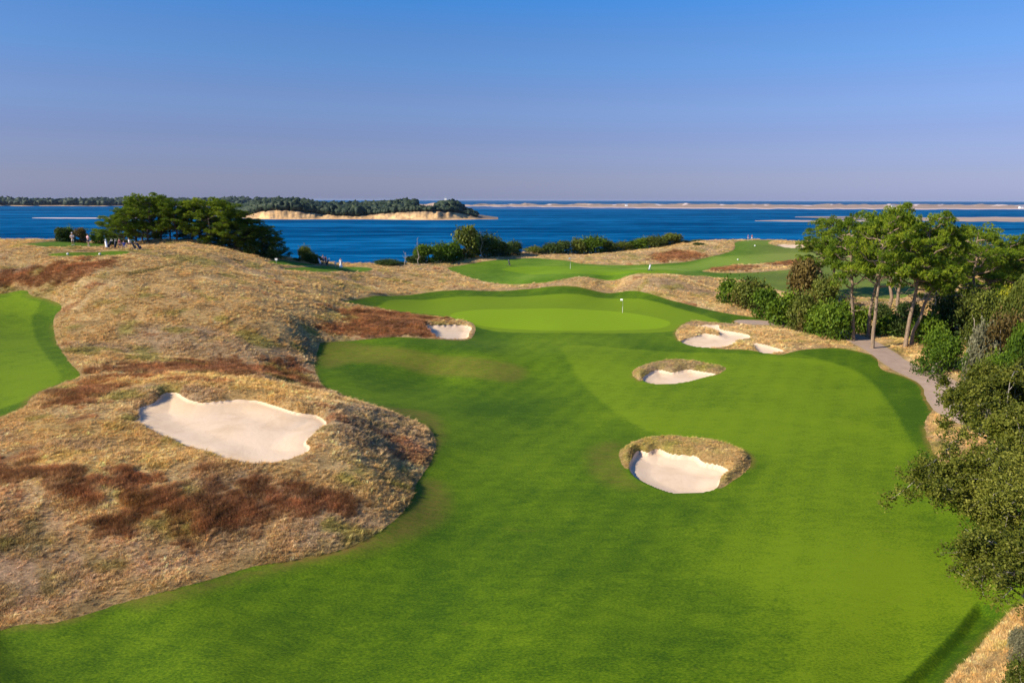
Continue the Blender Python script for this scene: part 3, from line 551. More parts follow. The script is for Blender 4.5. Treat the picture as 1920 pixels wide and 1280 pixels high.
def bez(a, b, r, sag=0.1, k=5, wob=0.04):
    a = np.array(a, float); b = np.array(b, float); L = np.linalg.norm(b - a); t = np.linspace(0, 1, k)[:, None]; off = np.array([0, 0, sag * L]); w = np.vstack([[0, 0, 0], r.normal(size=(k - 2, 3)) * wob * L, [0, 0, 0]])
    return a * (1 - t) + b * t + off * 4 * t * (1 - t) + w
def pine_mesh(seed, H=15.0, spread=3.6, bare=.48, npad=46, dense=60, dead=8, pad_r=1.15, leaf=.34):
    r = np.random.default_rng(seed); lean = r.normal(0, .035, 2); top = np.array([lean[0] * H, lean[1] * H, H * .95]); k = 9
    tr = np.array([[lean[0] * H * t ** 1.3, lean[1] * H * t ** 1.3, H * .95 * t] for t in np.linspace(0, 1, k)]); tr[1:-1, :2] += r.normal(0, .012 * H, (k - 2, 2)); R0 = .021 * H
    wood = [tube(np.vstack([tr[0] - [0, 0, .6], tr]), np.concatenate([[R0 * 1.35], R0 * (1.0 - .82 * np.linspace(0, 1, k))]), 8)]
    def on(t): return np.array([np.interp(t, np.linspace(0, 1, k), tr[:, i]) for i in range(3)])
    pads = []; ang = r.uniform(0, 6.28)
    nl = 21
    for i in range(nl):
        t = bare + (0.98 - bare) * (i + .5) / nl; ang += 2.4 + r.normal(0, .3); prof = math.sin(math.pi * min(1, (1.06 - (t - bare) / (1 - bare)) * .70)) ** .55; L = spread * prof * r.uniform(.75, 1.2)
        rise = L * (.10 + .45 * t) * r.uniform(-.3, 1.4); base = on(t - .04); tip = base + np.array([math.cos(ang) * L, math.sin(ang) * L, rise]); c = bez(base, tip, r, -.04, 6, .03)
        wood.append(tube(c, R0 * .38 * np.linspace(1, .3, 6), 5)); pads.append((tip, 1.0))
        for j in range(2 + int(r.random() < .5)):
            q = c[r.integers(2, 5)]; a2 = ang + r.choice([-1, 1]) * r.uniform(.5, 1.2); L2 = L * r.uniform(.3, .55); tp = q + np.array([math.cos(a2) * L2, math.sin(a2) * L2, L2 * .4 + .2]); wood.append(tube(bez(q, tp, r, -.02, 4), R0 * .2 * np.linspace(1, .3, 4), 4)); pads.append((tp, .85))
    pads.append((top, .8)); pads.append((top - [0, 0, .5], .9))
    for i in range(dead):
        t = r.uniform(min(.22, bare), bare + .05); a2 = r.uniform(0, 6.28); L = spread * r.uniform(.2, .6); b0 = on(t); wood.append(tube(bez(b0, b0 + np.array([math.cos(a2) * L, math.sin(a2) * L, L * r.uniform(-.1, .6)]), r, .05, 5, .07), R0 * .16 * np.linspace(1, .25, 5), 4))
    r.shuffle(pads); PP = []; VV = []
    for c, w in pads[:npad]:
        for sub in range(3):
            cc = c + r.normal(size=3) * np.array([.60, .60, .34]) * pad_r; rr = pad_r * w * r.uniform(.55, .85) ; n = int(dense / 3); d = unit(r.normal(size=(n, 3))); d[:, 2] = np.abs(d[:, 2]) * np.where(r.random(n) < .78, 1, -.55)
            PP.append(cc + d * rr * np.array([1, 1, .62]) * r.uniform(.75, 1.05, (n, 1))); VV.append(np.clip(r.uniform(.25, .75) + r.normal(0, .13, n), 0, 1))
    PP = np.vstack(PP); VV = np.concatenate(VV); V, T, v = spikes(PP, leaf, r, 8, .26, VV, .7); Wv, Wq = join(wood); return (Wv, Wq), (V, T, v)
def ell_skeleton(r, base, fork, center, rad, nlimb, ntip, R0):
    n = ntip; d = unit(r.normal(size=(n, 3))); d[:, 2] = np.where(d[:, 2] < -.35, -d[:, 2], d[:, 2]); tips = center + d * rad * (r.uniform(.40, 1, (n, 1)) ** .6) * np.where(r.random((n, 1)) < .25, r.uniform(1.0, 1.2, (n, 1)), 1)
    tips += 0.18 * rad * np.sin(d[:, [1, 2, 0]] * 7 + 1.3); ends = tips[:nlimb]; wood = [tube(bez(base, fork, r, 0, 5, .05), R0 * np.linspace(1.2, .75, 5), 8)]; nodes = []; 
    for e_ in ends:
        c = bez(fork, e_, r, .08, 8, .05); wood.append(tube(c, R0 * .55 * np.linspace(1, .18, 8), 5)); nodes += list(c[2:])
    nodes = np.array(nodes); sec = []
    for tp in tips[nlimb:]:
        i = np.argmin(np.linalg.norm(nodes - tp, axis=1)); c = bez(nodes[i], tp, r, .08, 5, .08); wood.append(tube(c, R0 * .16 * np.linspace(1, .25, 5), 4)); sec.append(c[2]); sec.append(c[3])
    return tips, np.array(sec), wood
def oak_mesh(seed, base, center, rad, nlimb=8, ntip=150, ncl=5, nleaf=16, leaf=.13, R0=.2):
    r = np.random.default_rng(seed); base = np.array(base, float); center = np.array(center, float); rad = np.array(rad, float); fork = base * .45 + center * .55 - [0, 0, rad[2] * .55]; fork[:2] = base[:2] * .75 + center[:2] * .25
    tips, sec, wood = ell_skeleton(r, base, fork, center, rad, nlimb, ntip, R0); pts = np.vstack([tips, tips, sec]); C = np.repeat(pts, ncl, 0); C = C + r.normal(size=C.shape) * np.array([.24, .24, .15])
    var = r.uniform(.2, .8, len(C)); L = np.repeat(C, nleaf, 0); off = r.normal(size=L.shape) * .13; L = L + off; V, Q, v = leaves(L, leaf, r, unit(off), .6, np.repeat(var, nleaf) + r.normal(0, .12, len(L)), .25)
    tw = []
    for i in r.choice(len(C), min(len(C), 260), replace=False): p = pts[i // ncl]; tw.append(tube(np.array([p, C[i]]), [.014, .007], 3))
    return join(wood + tw), (V, Q, v)
def bush_mesh(seed, nlobe=9, n=2600, leaf=.16, tall=1.0, ragged=.25, stems=7):
    """unit bush: radius about 1, height about 1.3"""
    r = np.random.default_rng(seed); lobes = []
    for i in range(nlobe):
        a = r.uniform(0, 6.28); d = r.uniform(.1, .72); lobes.append((np.array([math.cos(a) * d, math.sin(a) * d, r.uniform(.35, .95) * tall * (1.1 - .45 * d)]), r.uniform(.28, .46)))
    P = []; var = []
    for c, rr in lobes:
        k = n // nlobe; d = unit(r.normal(size=(k, 3))); d[:, 2] = np.where(d[:, 2] < -.3, -d[:, 2], d[:, 2]); rad = rr * (1 + .35 * np.sin(d[:, 0] * 6 + c[0] * 9) * np.sin(d[:, 1] * 7 + c[1] * 5) * np.sin(d[:, 2] * 5)) * r.uniform(.7, 1.0 + ragged, k)
        P.append(c + d * rad[:, None]); var.append(np.clip(r.uniform(.3, .7) + r.normal(0, .16, k), 0, 1))
    k = n // 6; a = r.uniform(0, 6.28, k); P.append(np.stack([np.cos(a), np.sin(a), 0 * a], 1) * r.uniform(.3, .9, (k, 1)) + np.stack([0 * a, 0 * a, r.uniform(0, .45, k)], 1)); var.append(r.uniform(.1, .5, k))
    P = np.vstack(P); P[:, 2] = np.maximum(P[:, 2], 0.0); var = np.concatenate(var); V, Q, v = leaves(P, leaf, r, None, .7, var, .3)
    wood = []
    for i in range(stems): c, rr = lobes[i % nlobe]; wood.append(tube(bez((r.normal(0, .08), r.normal(0, .08), -.15), c + [0, 0, rr * .75], r, .02, 5, .06), .028 * np.linspace(1, .25, 5), 4))
    return join(wood), (V, Q, v)
class Kind:
    def __init__(s, wood, crown, wm, cm, wname='trunk', cname='crown'):
        s.w = mk(wname, wood[0], None, wm, smooth=True, tri=wood[1]); s.c = mk(cname, crown[0], None, cm, tri=crown[1], attrs={'var': ('POINT', 'FLOAT', crown[2])}); s.used = False; s.wn, s.cn = wname, cname; s.cache = {}
    def put(s, name, loc, rz, scale, label, cat, group=None, cm=None, wm=None, tilt=(0, 0), wn=None, cn=None):
        e_ = empty(name, loc, rz, scale); M_ = Matrix.Rotation(tilt[0], 4, 'Y') @ Matrix.Rotation(tilt[1], 4, 'X') @ Matrix.Rotation(rz, 4, 'Z'); e_.rotation_euler = M_.to_euler()
        if not s.used: w, c = s.w, s.c; s.used = True
        else: w = s.w.copy(); c = s.c.copy(); COL.objects.link(w); COL.objects.link(c); w.name = wn or s.wn; c.name = cn or s.cn
        if cm:
            key = (id(cm), id(wm))
            if key not in s.cache:
                c2 = s.c.data.copy(); c2.materials.clear(); c2.materials.append(cm); w2 = s.w.data.copy()
                if wm: w2.materials.clear(); w2.materials.append(wm)
                s.cache[key] = (c2, w2)
            c.data, w.data = s.cache[key]
        w.parent = e_; c.parent = e_; prop(e_, label, cat, group); return e_

# ------------------------------------------------------------------ tall pines on the right
PK = [Kind(*pine_mesh(101, 15, 3.6, .50, 62, 84, 12, 1.0), M['bark'], M['pine']), Kind(*pine_mesh(102, 15, 3.4, .48, 58, 84, 14, 1.0), M['bark'], M['pine']), Kind(*pine_mesh(103, 15, 3.8, .52, 62, 84, 10, 1.05), M['bark'], M['pine']), Kind(*pine_mesh(104, 15, 4.4, .30, 70, 75, 6, 1.1), M['bark'], M['pine'])]
GP = 'tall pines in the grove beside the cart path'
PR = [  # base pixel, top pixel, half width px, kind, label
 (1600,637,1600,399,50,1,'pine with straight dark trunk at the path, leftmost of the front trunks'),
 (1636,651,1650,391,54,0,'tallest pine of the grove with bare trunk at the path edge'),
 (1628,630,1672,397,50,2,'pine just behind the tallest one, its trunk close beside it'),
 (1697,650,1738,404,60,0,'pine with two-toned leaning trunk right of where the path bends'),
 (1708,648,1775,425,52,1,'pine leaning right, trunk close behind the two-toned one at the path bend'),
 (1681,594,1700,403,48,2,'pine with ivy covered trunk in the middle of the grove'),
 (1667,574,1690,400,48,1,'thin dark trunked pine at the back of the grove'),
 (1566,556,1562,408,46,2,'slender pine with open crown at the back left of the grove'),
 (1545,558,1536,436,42,1,'low wide pine at the left end of the grove'),
 (1817,628,1838,427,58,3,'broad dark pine on the right of the grove with low spreading limbs'),
 (1866,605,1885,442,50,0,'pine right of the broad dark pine near the right edge'),
 (1915,600,1925,460,50,3,'pine cut by the right edge of the picture, behind yellow shrubs'),
 (1845,604,1853,440,44,3,'dark pine squeezed between the broad pine and its right neighbour'),
 (1893,598,1902,452,46,1,'dark pine standing behind the last pines at the right edge'),
 (1762,588,1770,428,46,0,'dark pine at the back, right of the leaning pines'),
 (1785,598,1793,452,44,3,'shorter shaded pine between the leaning pines and the broad pine')]
def place_pine(K, ub, vb, ut, vt, hw, label, group, cm=None, Y=None, cat='tree', wm=None, nm='pine_tree', rz=None, H0=14.7, S0=4.5):
    if Y is None: b = hit(ub, vb)
    else: p = at_dist(ub, 460, Y); b = np.array([p[0], Y, 0])
    b[2] = ground(b[0], b[1]) - .1; t = at_dist(ut, vt, b[1]); Hh = t[2] - b[2]; sz = Hh / H0; hwm = hw / F * b[1]; sxy = hwm / S0
    return K.put(nm, b, rz if rz is not None else random.uniform(0, 6.28), (sxy, sxy, sz) if True else sz, label, cat, group, cm, wm, (math.atan2((t[0] - b[0]) * .8, Hh), 0))
for ub, vb, ut, vt, hw, k, lab in PR: place_pine(PK[k], ub, vb, ut, vt, hw, lab, GP)
# a pale broken pine with one living tuft
K5 = Kind(*pine_mesh(109, 8, 2.6, .62, 7, 70, 12, 1.0), M['bark_pale'], M['pine'])
b = hit(1742, 617); K5.put('pine_tree', (b[0], b[1], ground(b[0], b[1]) - .1), 1.0, .95, 'short pale half-dead pine with forked bare limbs below the grove', 'tree', None, None, None, (.12, 0))
b = hit(1582, 618); K5.put('pine_tree', (b[0], b[1], ground(b[0], b[1]) - .1), 3.0, (.5, .5, .6), 'small dead pine snag among the bushes at the grove edge', 'tree', None, M['bush_brown'], M['bark_pale'])
# the clump of pines on the left rise
GL = 'wind-shaped pines clumped on the left rise'
LK = [Kind(*pine_mesh(201, 9, 3.3, .12, 78, 84, 3, .80, .28), M['bark_dark'], M['pine']), Kind(*pine_mesh(202, 9, 3.3, .22, 74, 84, 5, .80, .28), M['bark_dark'], M['pine']), Kind(*pine_mesh(203, 9, 3.4, .04, 80, 84, 2, .82, .28), M['bark_dark'], M['pine'])]
PL = [(192,433,118,20,2,0,'lowest bushy pine at the left tip of the clump'), (208,408,120,26,2,0,'small pine second from the left tip of the clump'), (232,390,118,30,0,0,'bright sunlit pine in the left part of the clump with foliage almost to the ground'),
 (255,378,121,34,1,0,'pine just left of the clump\'s highest crown'), (278,366,119,36,1,0,'pine with the highest crown of the clump'), (303,380,122,32,1,0,'pine right of the highest crown with bare lower trunk'), (332,377,120,34,1,0,'pine in the middle of the clump with a bright tip and dark trunk'),
 (360,381,123,30,1,1,'shaded pine behind the middle of the clump'), (388,374,120,36,1,0,'pine right of the middle with a bright green top'), (415,378,121,36,0,0,'broad pine with sunlit crown where the clump starts to fall to the right'),
 (440,395,122,34,2,1,'dark pine below the broad sunlit crown'), (462,412,123,32,2,1,'dark pine on the falling right side of the clump'), (490,422,124,30,0,1,'dark flat-topped pine reaching out over the water'), (508,446,125,22,2,1,'small dark pine near the right end of the clump'), (525,470,126,16,2,1,'last tiny dark pine at the right foot of the clump'), (268,392,126,32,0,1,'shaded pine behind the clump\'s highest crown'), (318,392,127,32,0,1,'shaded pine at the back, right of the highest crown'), (375,392,127,34,2,1,'shaded pine deep in the middle of the clump'), (428,402,127,34,2,1,'shaded pine at the back below the broad sunlit crown'), (476,430,127,30,2,1,'dark pine low over the water behind the flat-topped one')]
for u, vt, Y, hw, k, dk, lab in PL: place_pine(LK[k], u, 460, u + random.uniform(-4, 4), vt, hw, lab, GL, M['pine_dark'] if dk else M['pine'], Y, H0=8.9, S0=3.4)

# ------------------------------------------------------------------ bushes
BK = [Kind(*bush_mesh(301, 11, 3200, .14, 1.0, .55), M['bark_dark'], M['bush'], 'stems', 'foliage'), Kind(*bush_mesh(302, 13, 3200, .13, 1.0, .65), M['bark_dark'], M['bush'], 'stems', 'foliage'), Kind(*bush_mesh(303, 9, 2900, .15, 1.25, .6), M['bark_dark'], M['bush'], 'stems', 'foliage')]
BF = [Kind(*bush_mesh(311, 9, 9000, .075, 1.0, .35, 12), M['bark_pale'], M['bush'], 'stems', 'foliage'), Kind(*bush_mesh(312, 12, 9000, .08, 1.1, .45, 14), M['bark_pale'], M['bush'], 'stems', 'foliage')]
def put_bush(K, u, vb, vt, hw, label, cm, group=None, Y=None, nm='bush', cat='bush', dens=1.0):
    if Y is None: b = hit(u, vb)
    else: p = at_dist(u, 460, Y); b = np.array([p[0], Y, 0])
    b[2] = ground(b[0], b[1]) - .1; t = at_dist(u, vt, b[1]); h = max(t[2] - b[2], .5); w = hw / F * b[1]; K.put(nm, b, random.uniform(0, 6.28), (w * .95, w * .95, h / (1.32 if Y is None else 1.15)), label, cat, group, M[cm])
GB = 'bushes below the pine grove'
BR = [(1372,566,524,34,0,'bush','leftmost bright green bush of the row leading to the pines'), (1407,574,526,34,1,'bush_olive','russet-topped bush just right of the leftmost green bush'), (1432,594,549,30,2,'bush','round green bush on the dry bank, third in the row'), (1468,606,549,36,0,'bush','wide green bush in the middle of the row on the dry bank'),
 (1503,616,556,32,1,'bush_olive','olive bush right of the row\'s middle, above the path'), (1533,626,572,34,0,'bush','green bush at the left foot of the pine grove'), (1568,633,566,36,1,'bush','large leafy bush touching the left pine trunks'), (1614,618,582,26,2,'bush','leafy bush between the first two pine trunks'),
 (1664,628,588,30,0,'bush','bush filling the gap right of the tallest pine'), (1686,632,596,24,1,'bush_sea','dark bush tucked behind the leaning pine'), (1648,600,570,24,1,'bush_sea','dark bush at the back of the grove behind the tallest pine'), (1735,646,590,34,1,'bush','bush under the half-dead pine'),
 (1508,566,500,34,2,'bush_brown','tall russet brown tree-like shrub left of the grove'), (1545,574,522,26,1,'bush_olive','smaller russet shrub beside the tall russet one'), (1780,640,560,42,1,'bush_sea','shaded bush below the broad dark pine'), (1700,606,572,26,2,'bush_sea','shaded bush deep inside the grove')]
for u, vb, vt, hw, k, cm, lab in BR: put_bush(BK[k], u, vb, vt, hw, lab, cm, GB)
GT = 'shrubs of the thicket on the right'
BT = [(1752,697,622,50,0,'bush','big bright green bush inside the bend of the path'), (1828,712,650,34,1,'bush','green bush right of the big bright one by the path'), (1822,738,690,22,0,'bush_yellow','small yellow bush at the foot of the thicket by the path'), (1840,650,545,46,1,'bush_olive','olive shrub below the broad pine at the top of the thicket'),
 (1872,640,548,34,0,'bush_yellow','bright yellow shrub high in the thicket'), (1905,650,515,42,1,'bush_olive','tall olive shrub against the right edge under the pines'), (1838,735,612,42,1,'bush_grey','grey-green ragged shrub in the middle of the thicket'), (1880,730,590,48,1,'bush_brown','russet twiggy shrub right of the grey-green one'),
 (1845,765,670,36,0,'bush_olive','olive shrub low in the thicket above the oaks'), (1915,740,600,40,0,'bush','dark green shrub at the right edge of the thicket'), (1870,775,668,44,1,'bush','leafy green shrub just above the nearest oaks'), (1930,800,680,44,1,'bush_olive','shrub cut by the right edge above the nearest oaks'), (1835,800,745,34,1,'bush_grey','low grey-green shrub hugging the end of the path')]
for u, vb, vt, hw, k, cm, lab in BT: put_bush(BF[k], u, vb, vt, hw, lab, cm, GT)
b = hit(1915, 1290)
put_bush(BF[0], 1912, 1250, 1175, 28, 'low grey-green bush in the bottom right corner', 'bush_grey'); put_bush(BF[1], 1925, 1330, 1235, 45, 'leafy bush cut by the bottom right corner', 'bush_olive')
# shrubs along the bluff edge above the sea
GS = 'shrubs along the bluff edge above the sea'
BS = [(722,489,26,1,'bush_sea','low dark shrub standing alone at the left end of the bluff shrubs'), (748,493,14,0,'bush_sea','tiny shrub right of the lone low shrub'), (796,468,24,2,'bush','left shrub of the tall bluff thicket beside the grey snag'), (778,480,20,0,'bush_sea','low shrub at the foot of the grey snag'), (828,464,28,1,'bush','green shrub second from the left of the tall bluff thicket'), (850,460,24,0,'bush','shrub in front of the russet-topped one'),
 (874,440,28,2,'bush_olive','tallest shrub on the bluff with bare russet top'), (905,447,34,1,'bush_sea','broad round shrub right of the tallest one'), (936,456,26,0,'bush_sea','dark shrub on the right side of the tall thicket'), (963,457,18,1,'bush_sea','small round shrub ending the tall thicket'), (1003,464,22,0,'bush_olive','low olive shrub in the gap after the tall thicket'), (1034,460,24,1,'bush_sea','shrub left of the dark pair on the bluff'),
 (1055,458,18,2,'bush_sea','narrow dark shrub above the far green'), (1084,452,20,0,'bush_olive','rounded shrub above the far flag'), (1112,449,28,1,'bush','broad bright shrub right of the far flag'), (1142,454,18,0,'bush_sea','dark small shrub right of the broad bright one'), (1168,456,22,1,'bush_olive','olive shrub in the middle of the right bluff row'), (1196,450,24,0,'bush','yellowish green shrub on the right bluff row'),
 (1228,446,28,1,'bush_olive','wide olive shrub near the right end of the bluff row'), (1256,443,24,2,'bush_olive','twiggy tall shrub near the right end of the bluff row'), (1282,451,18,0,'bush_sea','small dark shrub second from the right end of the row'), (1310,453,16,1,'bush_olive','last little shrub of the bluff row beside the far fairway')]
for u, vt, hw, k, cm, lab in BS: put_bush(BK[k], u, 0, vt, hw, lab, cm, GS, Y=float(ycoast((u - 960) / F)) - 1.0, nm='shrub', cat='shrub')
for u, vt, hw, Y, cm, lab in [(118,436,15,112,'bush_sea','low shrub left of the golfer in the white cap'), (130,432,13,113,'bush','taller shrub right behind the golfer in the white cap'), (152,437,13,113,'bush_brown','shrub between the two golfers on the left tee'), (186,446,14,114,'bush','low shrub right of the golfer in the pink shirt'), (222,450,14,112,'bush_sea','scrubby shrub left of the seated group under the pines'), (208,452,10,108,'bush_sea','little shrub beside the golf trolley on the left'),
    (570,468,14,131,'bush_olive','round shrub left of the trolley group at the bluff edge'), (582,478,13,130,'bush_sea','lower shrub in front of the round one at the bluff edge'), (595,485,11,131,'bush_sea','small dark shrub touching the trolley group'), (553,488,10,129,'bush_sea','tiny shrub at the foot of the pine clump'), (505,470,16,122,'bush_sea','leafy shrub under the right end of the pine clump'), (470,462,18,121,'bush_sea','shrub in the shade under the dark pines'), (1310,456,14,200,'bush_sea','dark low shrub on the dry ridge by the far fairway')]:
    put_bush(BK[random.randrange(3)], u, 0, vt, hw, lab, cm, None, Y=Y, nm='shrub', cat='shrub')
def snag(u, vt, Y, label, seed):
    r = np.random.default_rng(seed); p = at_dist(u, 460, Y); z = ground(p[0], Y) - .2; H = at_dist(u, vt, Y)[2] - z; w = []; tr = bez((0, 0, 0), (r.normal(0, .3), 0, H), r, 0, 6, .03); w.append(tube(tr, .1 * np.linspace(1, .2, 6), 5))
    for i in range(12): a = r.uniform(0, 6.28); q = tr[r.integers(1, 6)]; L = r.uniform(.5, 1.5); w.append(tube(bez(q, q + np.array([math.cos(a) * L * .6, math.sin(a) * L * .6, L * .7]), r, .05, 4, .08), [.04, .03, .02, .01], 4))
    o = mk('dead_tree', join(w)[0], None, M['bark_pale'], tri=join(w)[1]); o.location = (p[0], Y, z); prop(o, label, 'tree')
snag(784, 450, 150, 'bare grey dead tree sticking up left of the bluff thicket', 5); snag(756, 477, 146, 'short bare dead stem right of the lone low shrub', 6); snag(905, 440, 167, 'thin bare twigs rising above the tall bluff thicket', 8)

# ------------------------------------------------------------------ near oaks on the right
def oak(seed, base, center, rad, mat, label, **k):
    base = (base[0], base[1], ground(base[0], base[1]) - .2); w, c = oak_mesh(seed, (0, 0, 0), np.array(center) - base, rad, **k); K = Kind(w, c, M['bark_pale'], mat); K.put('oak_tree', base, 0, 1.0, label, 'tree', 'scrub oaks at the right edge')
oak(401, (22.4, 24.5), (20.4, 24.3, 5.5), (2.5, 2.6, 1.7), M['oak'], 'nearest scrub oak with twiggy grey branches, lowest at the right edge', ntip=80, leaf=.12, ncl=4, nleaf=30, R0=.24)
oak(402, (26.8, 32.5), (23.6, 31.5, 5.3), (4.0, 3.0, 2.6), M['oak'], 'scrub oak whose long branch reaches left over the fairway', ntip=95, leaf=.13, nlimb=12, ncl=4, nleaf=30, R0=.26)
oak(403, (34.5, 45.5), (33.6, 44.0, 5.9), (4.6, 4.0, 2.9), M['oak'], 'scrub oak above the reaching one, its leaves covering the end of the path', ntip=130, leaf=.17, nlimb=10, ncl=4, nleaf=34)
oak(404, (31.5, 38), (30.8, 37.5, 5.3), (3.2, 3.2, 2.8), M['oak'], 'dense scrub oak behind the reaching one at the right edge', ntip=110, leaf=.16, ncl=4, nleaf=34)
oak(405, (25.8, 28.0), (23.9, 28.4, 6.1), (2.8, 2.8, 2.7), M['oak'], 'full scrub oak between the nearest oak and the reaching one', ntip=110, leaf=.12, ncl=4, nleaf=30)

# ------------------------------------------------------------------ far woods
def wood_mass(name, pts, size, label, seed):
    r = np.random.default_rng(seed); bm = bmesh.new(); bmesh.ops.create_icosphere(bm, subdivisions=2, radius=1); ib = np.array([v.co[:] for v in bm.verts]); it = np.array([[v.index for v in f.verts] for f in bm.faces]); bm.free(); Vs = []; Ts = []; vv = []; o = 0
    for p, s in zip(pts, size):
        d = ib * (1 + .45 * np.sin(ib[:, [0]] * 5 + r.uniform(0, 6)) * np.sin(ib[:, [1]] * 4 + r.uniform(0, 6)) + r.uniform(-.22, .22, (len(ib), 1))); pts_ = p + d * np.array([.62, .62, .52]) * s * r.uniform(.8, 1.2, 3) + [0, 0, s * .5]; Vs.append(pts_); Ts.append(it + o); o += len(ib); vv.append(np.clip(r.uniform(.3, .7) + r.normal(0, .1, len(ib)), 0, 1))
    return prop(mk(name, np.vstack(Vs), None, M['farwood'], tri=np.vstack(Ts), attrs={'var': ('POINT', 'FLOAT', np.concatenate(vv))}), label, kind='stuff')
r = np.random.default_rng(9); pts = []; sz = []
for i in range(2200):
    u = r.uniform(430, 893); t = r.uniform(24, 370) if r.random() > .3 else r.uniform(24, 50)
    hb = np.interp(u, IS_U, IS_B)
    clearing = (690 < u < 830 and 60 < t < 130 and r.random() < .85) or (780 < u < 818 and t > 60) or (u > 815 and t > 190) or (u < 470 and t < 60 and r.random() < .4)
    if clearing: continue
    X0, Y0 = sea_pt(u, np.interp(u, IS_U, IS_V)); Yd = Y0 + t * np.interp(u, [425, 450, 880, 965], [1, 1, .8, .05]); z = SEA + float(isl_z(np.array(u), np.array(float(t)))); s = r.uniform(8.5, 13)
    if u > 690 and t < 60: s *= .6
    if u > 860: s *= .6
    pts.append(np.array([X0 / Y0 * Yd, Yd, z])); sz.append(s)
wood_mass('island_wood', pts, sz, 'dark pine and oak wood covering the island', 1)
pts = []; sz = []
for i in range(1500):
    u = r.uniform(-350, 520); t = r.uniform(30, 830); Yd = FY + t + float(fbm(np.array(u / 60), np.array(0.), 3, 2)) * 300; z = SEA + 2.5 + 20 * float(sstep(t, 100, 700)) * (.55 + float(fbm(np.array(u / 90), np.array(0.), 7, 3))); pts.append(np.array([(u - 960) / F / ray(0, 388)[1] * Yd, Yd, z])); sz.append(r.uniform(13, 24))
wood_mass('coast_wood', pts, sz, 'long low wood on the far coast at the left', 2)

# ------------------------------------------------------------------ small far buildings
M['white'] = simple('white_paint', (.80, .79, .76), .6, 0, .05); M['roof'] = simple('grey_blue_roof', (.20, .24, .32), .7); M['glass'] = simple('window_glass', (.03, .04, .06), .15)
def box(sx_, sy_, sz_, c=(0, 0, 0)):
    v = np.array([(x, y, z) for x in (-.5, .5) for y in (-.5, .5) for z in (0, 1)], float) * [sx_, sy_, sz_] + c; return v, [(0, 1, 3, 2), (4, 6, 7, 5), (0, 4, 5, 1), (2, 3, 7, 6), (0, 2, 6, 4), (1, 5, 7, 3)]
def house(x, y, z, w, d, h, label, tower=False, cat='house'):
    e_ = empty('tower' if tower else 'house', (x, y, z), 0); prop(e_, label, cat); v, f = box(w, d, h); mk('wall', v, f, M['white'], e_)
    if tower: v = np.array([(-w * .6, -d * .6, h), (w * .6, -d * .6, h), (w * .6, d * .6, h), (-w * .6, d * .6, h), (0, 0, h + w * .6)]); mk('roof', v, [(0, 1, 4), (1, 2, 4), (2, 3, 4), (3, 0, 4), (0, 3, 2, 1)], M['roof'], e_)
    else: v = np.array([(-w * .55, -d * .6, h), (w * .55, -d * .6, h), (w * .55, d * .6, h), (-w * .55, d * .6, h), (-w * .55, 0, h + d * .4), (w * .55, 0, h + d * .4)]); mk('roof', v, [(0, 1, 5, 4), (2, 3, 4, 5), (0, 4, 3), (1, 2, 5), (0, 3, 2, 1)], M['roof'], e_)
    for i in ((-.25, .25) if not tower else (0,)):
        v, f = box(w * .14, .1, h * .3, (w * i, -d * .5 - .03, h * .4)); mk('window', v, f, M['glass'], e_)
p = at_dist(835, 374, 1120); house(p[0], 1120, SEA + 9, 3.6, 3.6, CAMZ - SEA - 9 + 3.2, 'white lookout tower poking above the island knob', True, 'tower')
p = at_dist(846, 394, 1060); house(p[0], 1060, float(p[2]) - 3, 14, 8, 5, 'house with blue-grey roof among the trees of the island knob')
for u, v, Y, w, lab in ((1174, 381, 2700, 9, 'tiny white beach shack standing alone on the barrier beach'), (1673, 386, 2560, 12, 'small white beach shack on the barrier beach behind the tall pines'), (1914, 387, 2500, 12, 'small white beach shack at the right end of the barrier beach')):
    p = at_dist(u, v, Y); house(p[0], Y, min(p[2], SEA + 9) - 4, w, w * .8, 7, lab)

# ------------------------------------------------------------------ standing dry grass
def grid_at(s, ly, fields):
    fi = np.interp(s, S, np.arange(nc)); fj = np.interp(np.exp(ly), Yr, np.arange(nr)); i = np.minimum(fi.astype(int), nc - 2); j = np.minimum(fj.astype(int), nr - 2); a = fi - i; b = fj - j; out = []
    for f in fields:
        f = f.reshape(nr, nc, -1); w = lambda x: x[:, None]
        out.append(np.squeeze(f[j, i] * w((1 - a) * (1 - b)) + f[j, i + 1] * w(a * (1 - b)) + f[j + 1, i] * w((1 - a) * b) + f[j + 1, i + 1] * w(a * b)))
    return out
def tuft_mesh(name, seed, nb, h, lean, width, spread):
    r = np.random.default_rng(seed); V = []; T = []; vv = []
    for k in range(nb):
        a = r.uniform(0, 6.28); base = np.array([math.cos(a), math.sin(a), 0]) * spread * r.uniform(0, 1) ** .7; d = np.array([math.cos(a) * .6 + lean, math.sin(a) * .6, 0]) * r.uniform(.3, 1.1); hh = h * r.uniform(.55, 1.1)
        p = np.array([-math.sin(a + r.normal(0, .8)), math.cos(a + r.normal(0, .8)), 0]) * width * .5; m1 = base + d * hh * .35 + [0, 0, hh * .6]; tip = base + d * hh * 1.0 + [0, 0, hh * r.uniform(.75, 1)]
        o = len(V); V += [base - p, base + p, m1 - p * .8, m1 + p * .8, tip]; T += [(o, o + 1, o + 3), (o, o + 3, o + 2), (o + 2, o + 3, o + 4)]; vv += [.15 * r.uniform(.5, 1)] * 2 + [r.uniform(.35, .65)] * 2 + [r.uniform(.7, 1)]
    o = mk(name, V, None, M['tuft'], tri=np.array(T), attrs={'var': ('POINT', 'FLOAT', vv)}); COL.objects.unlink(o); return o
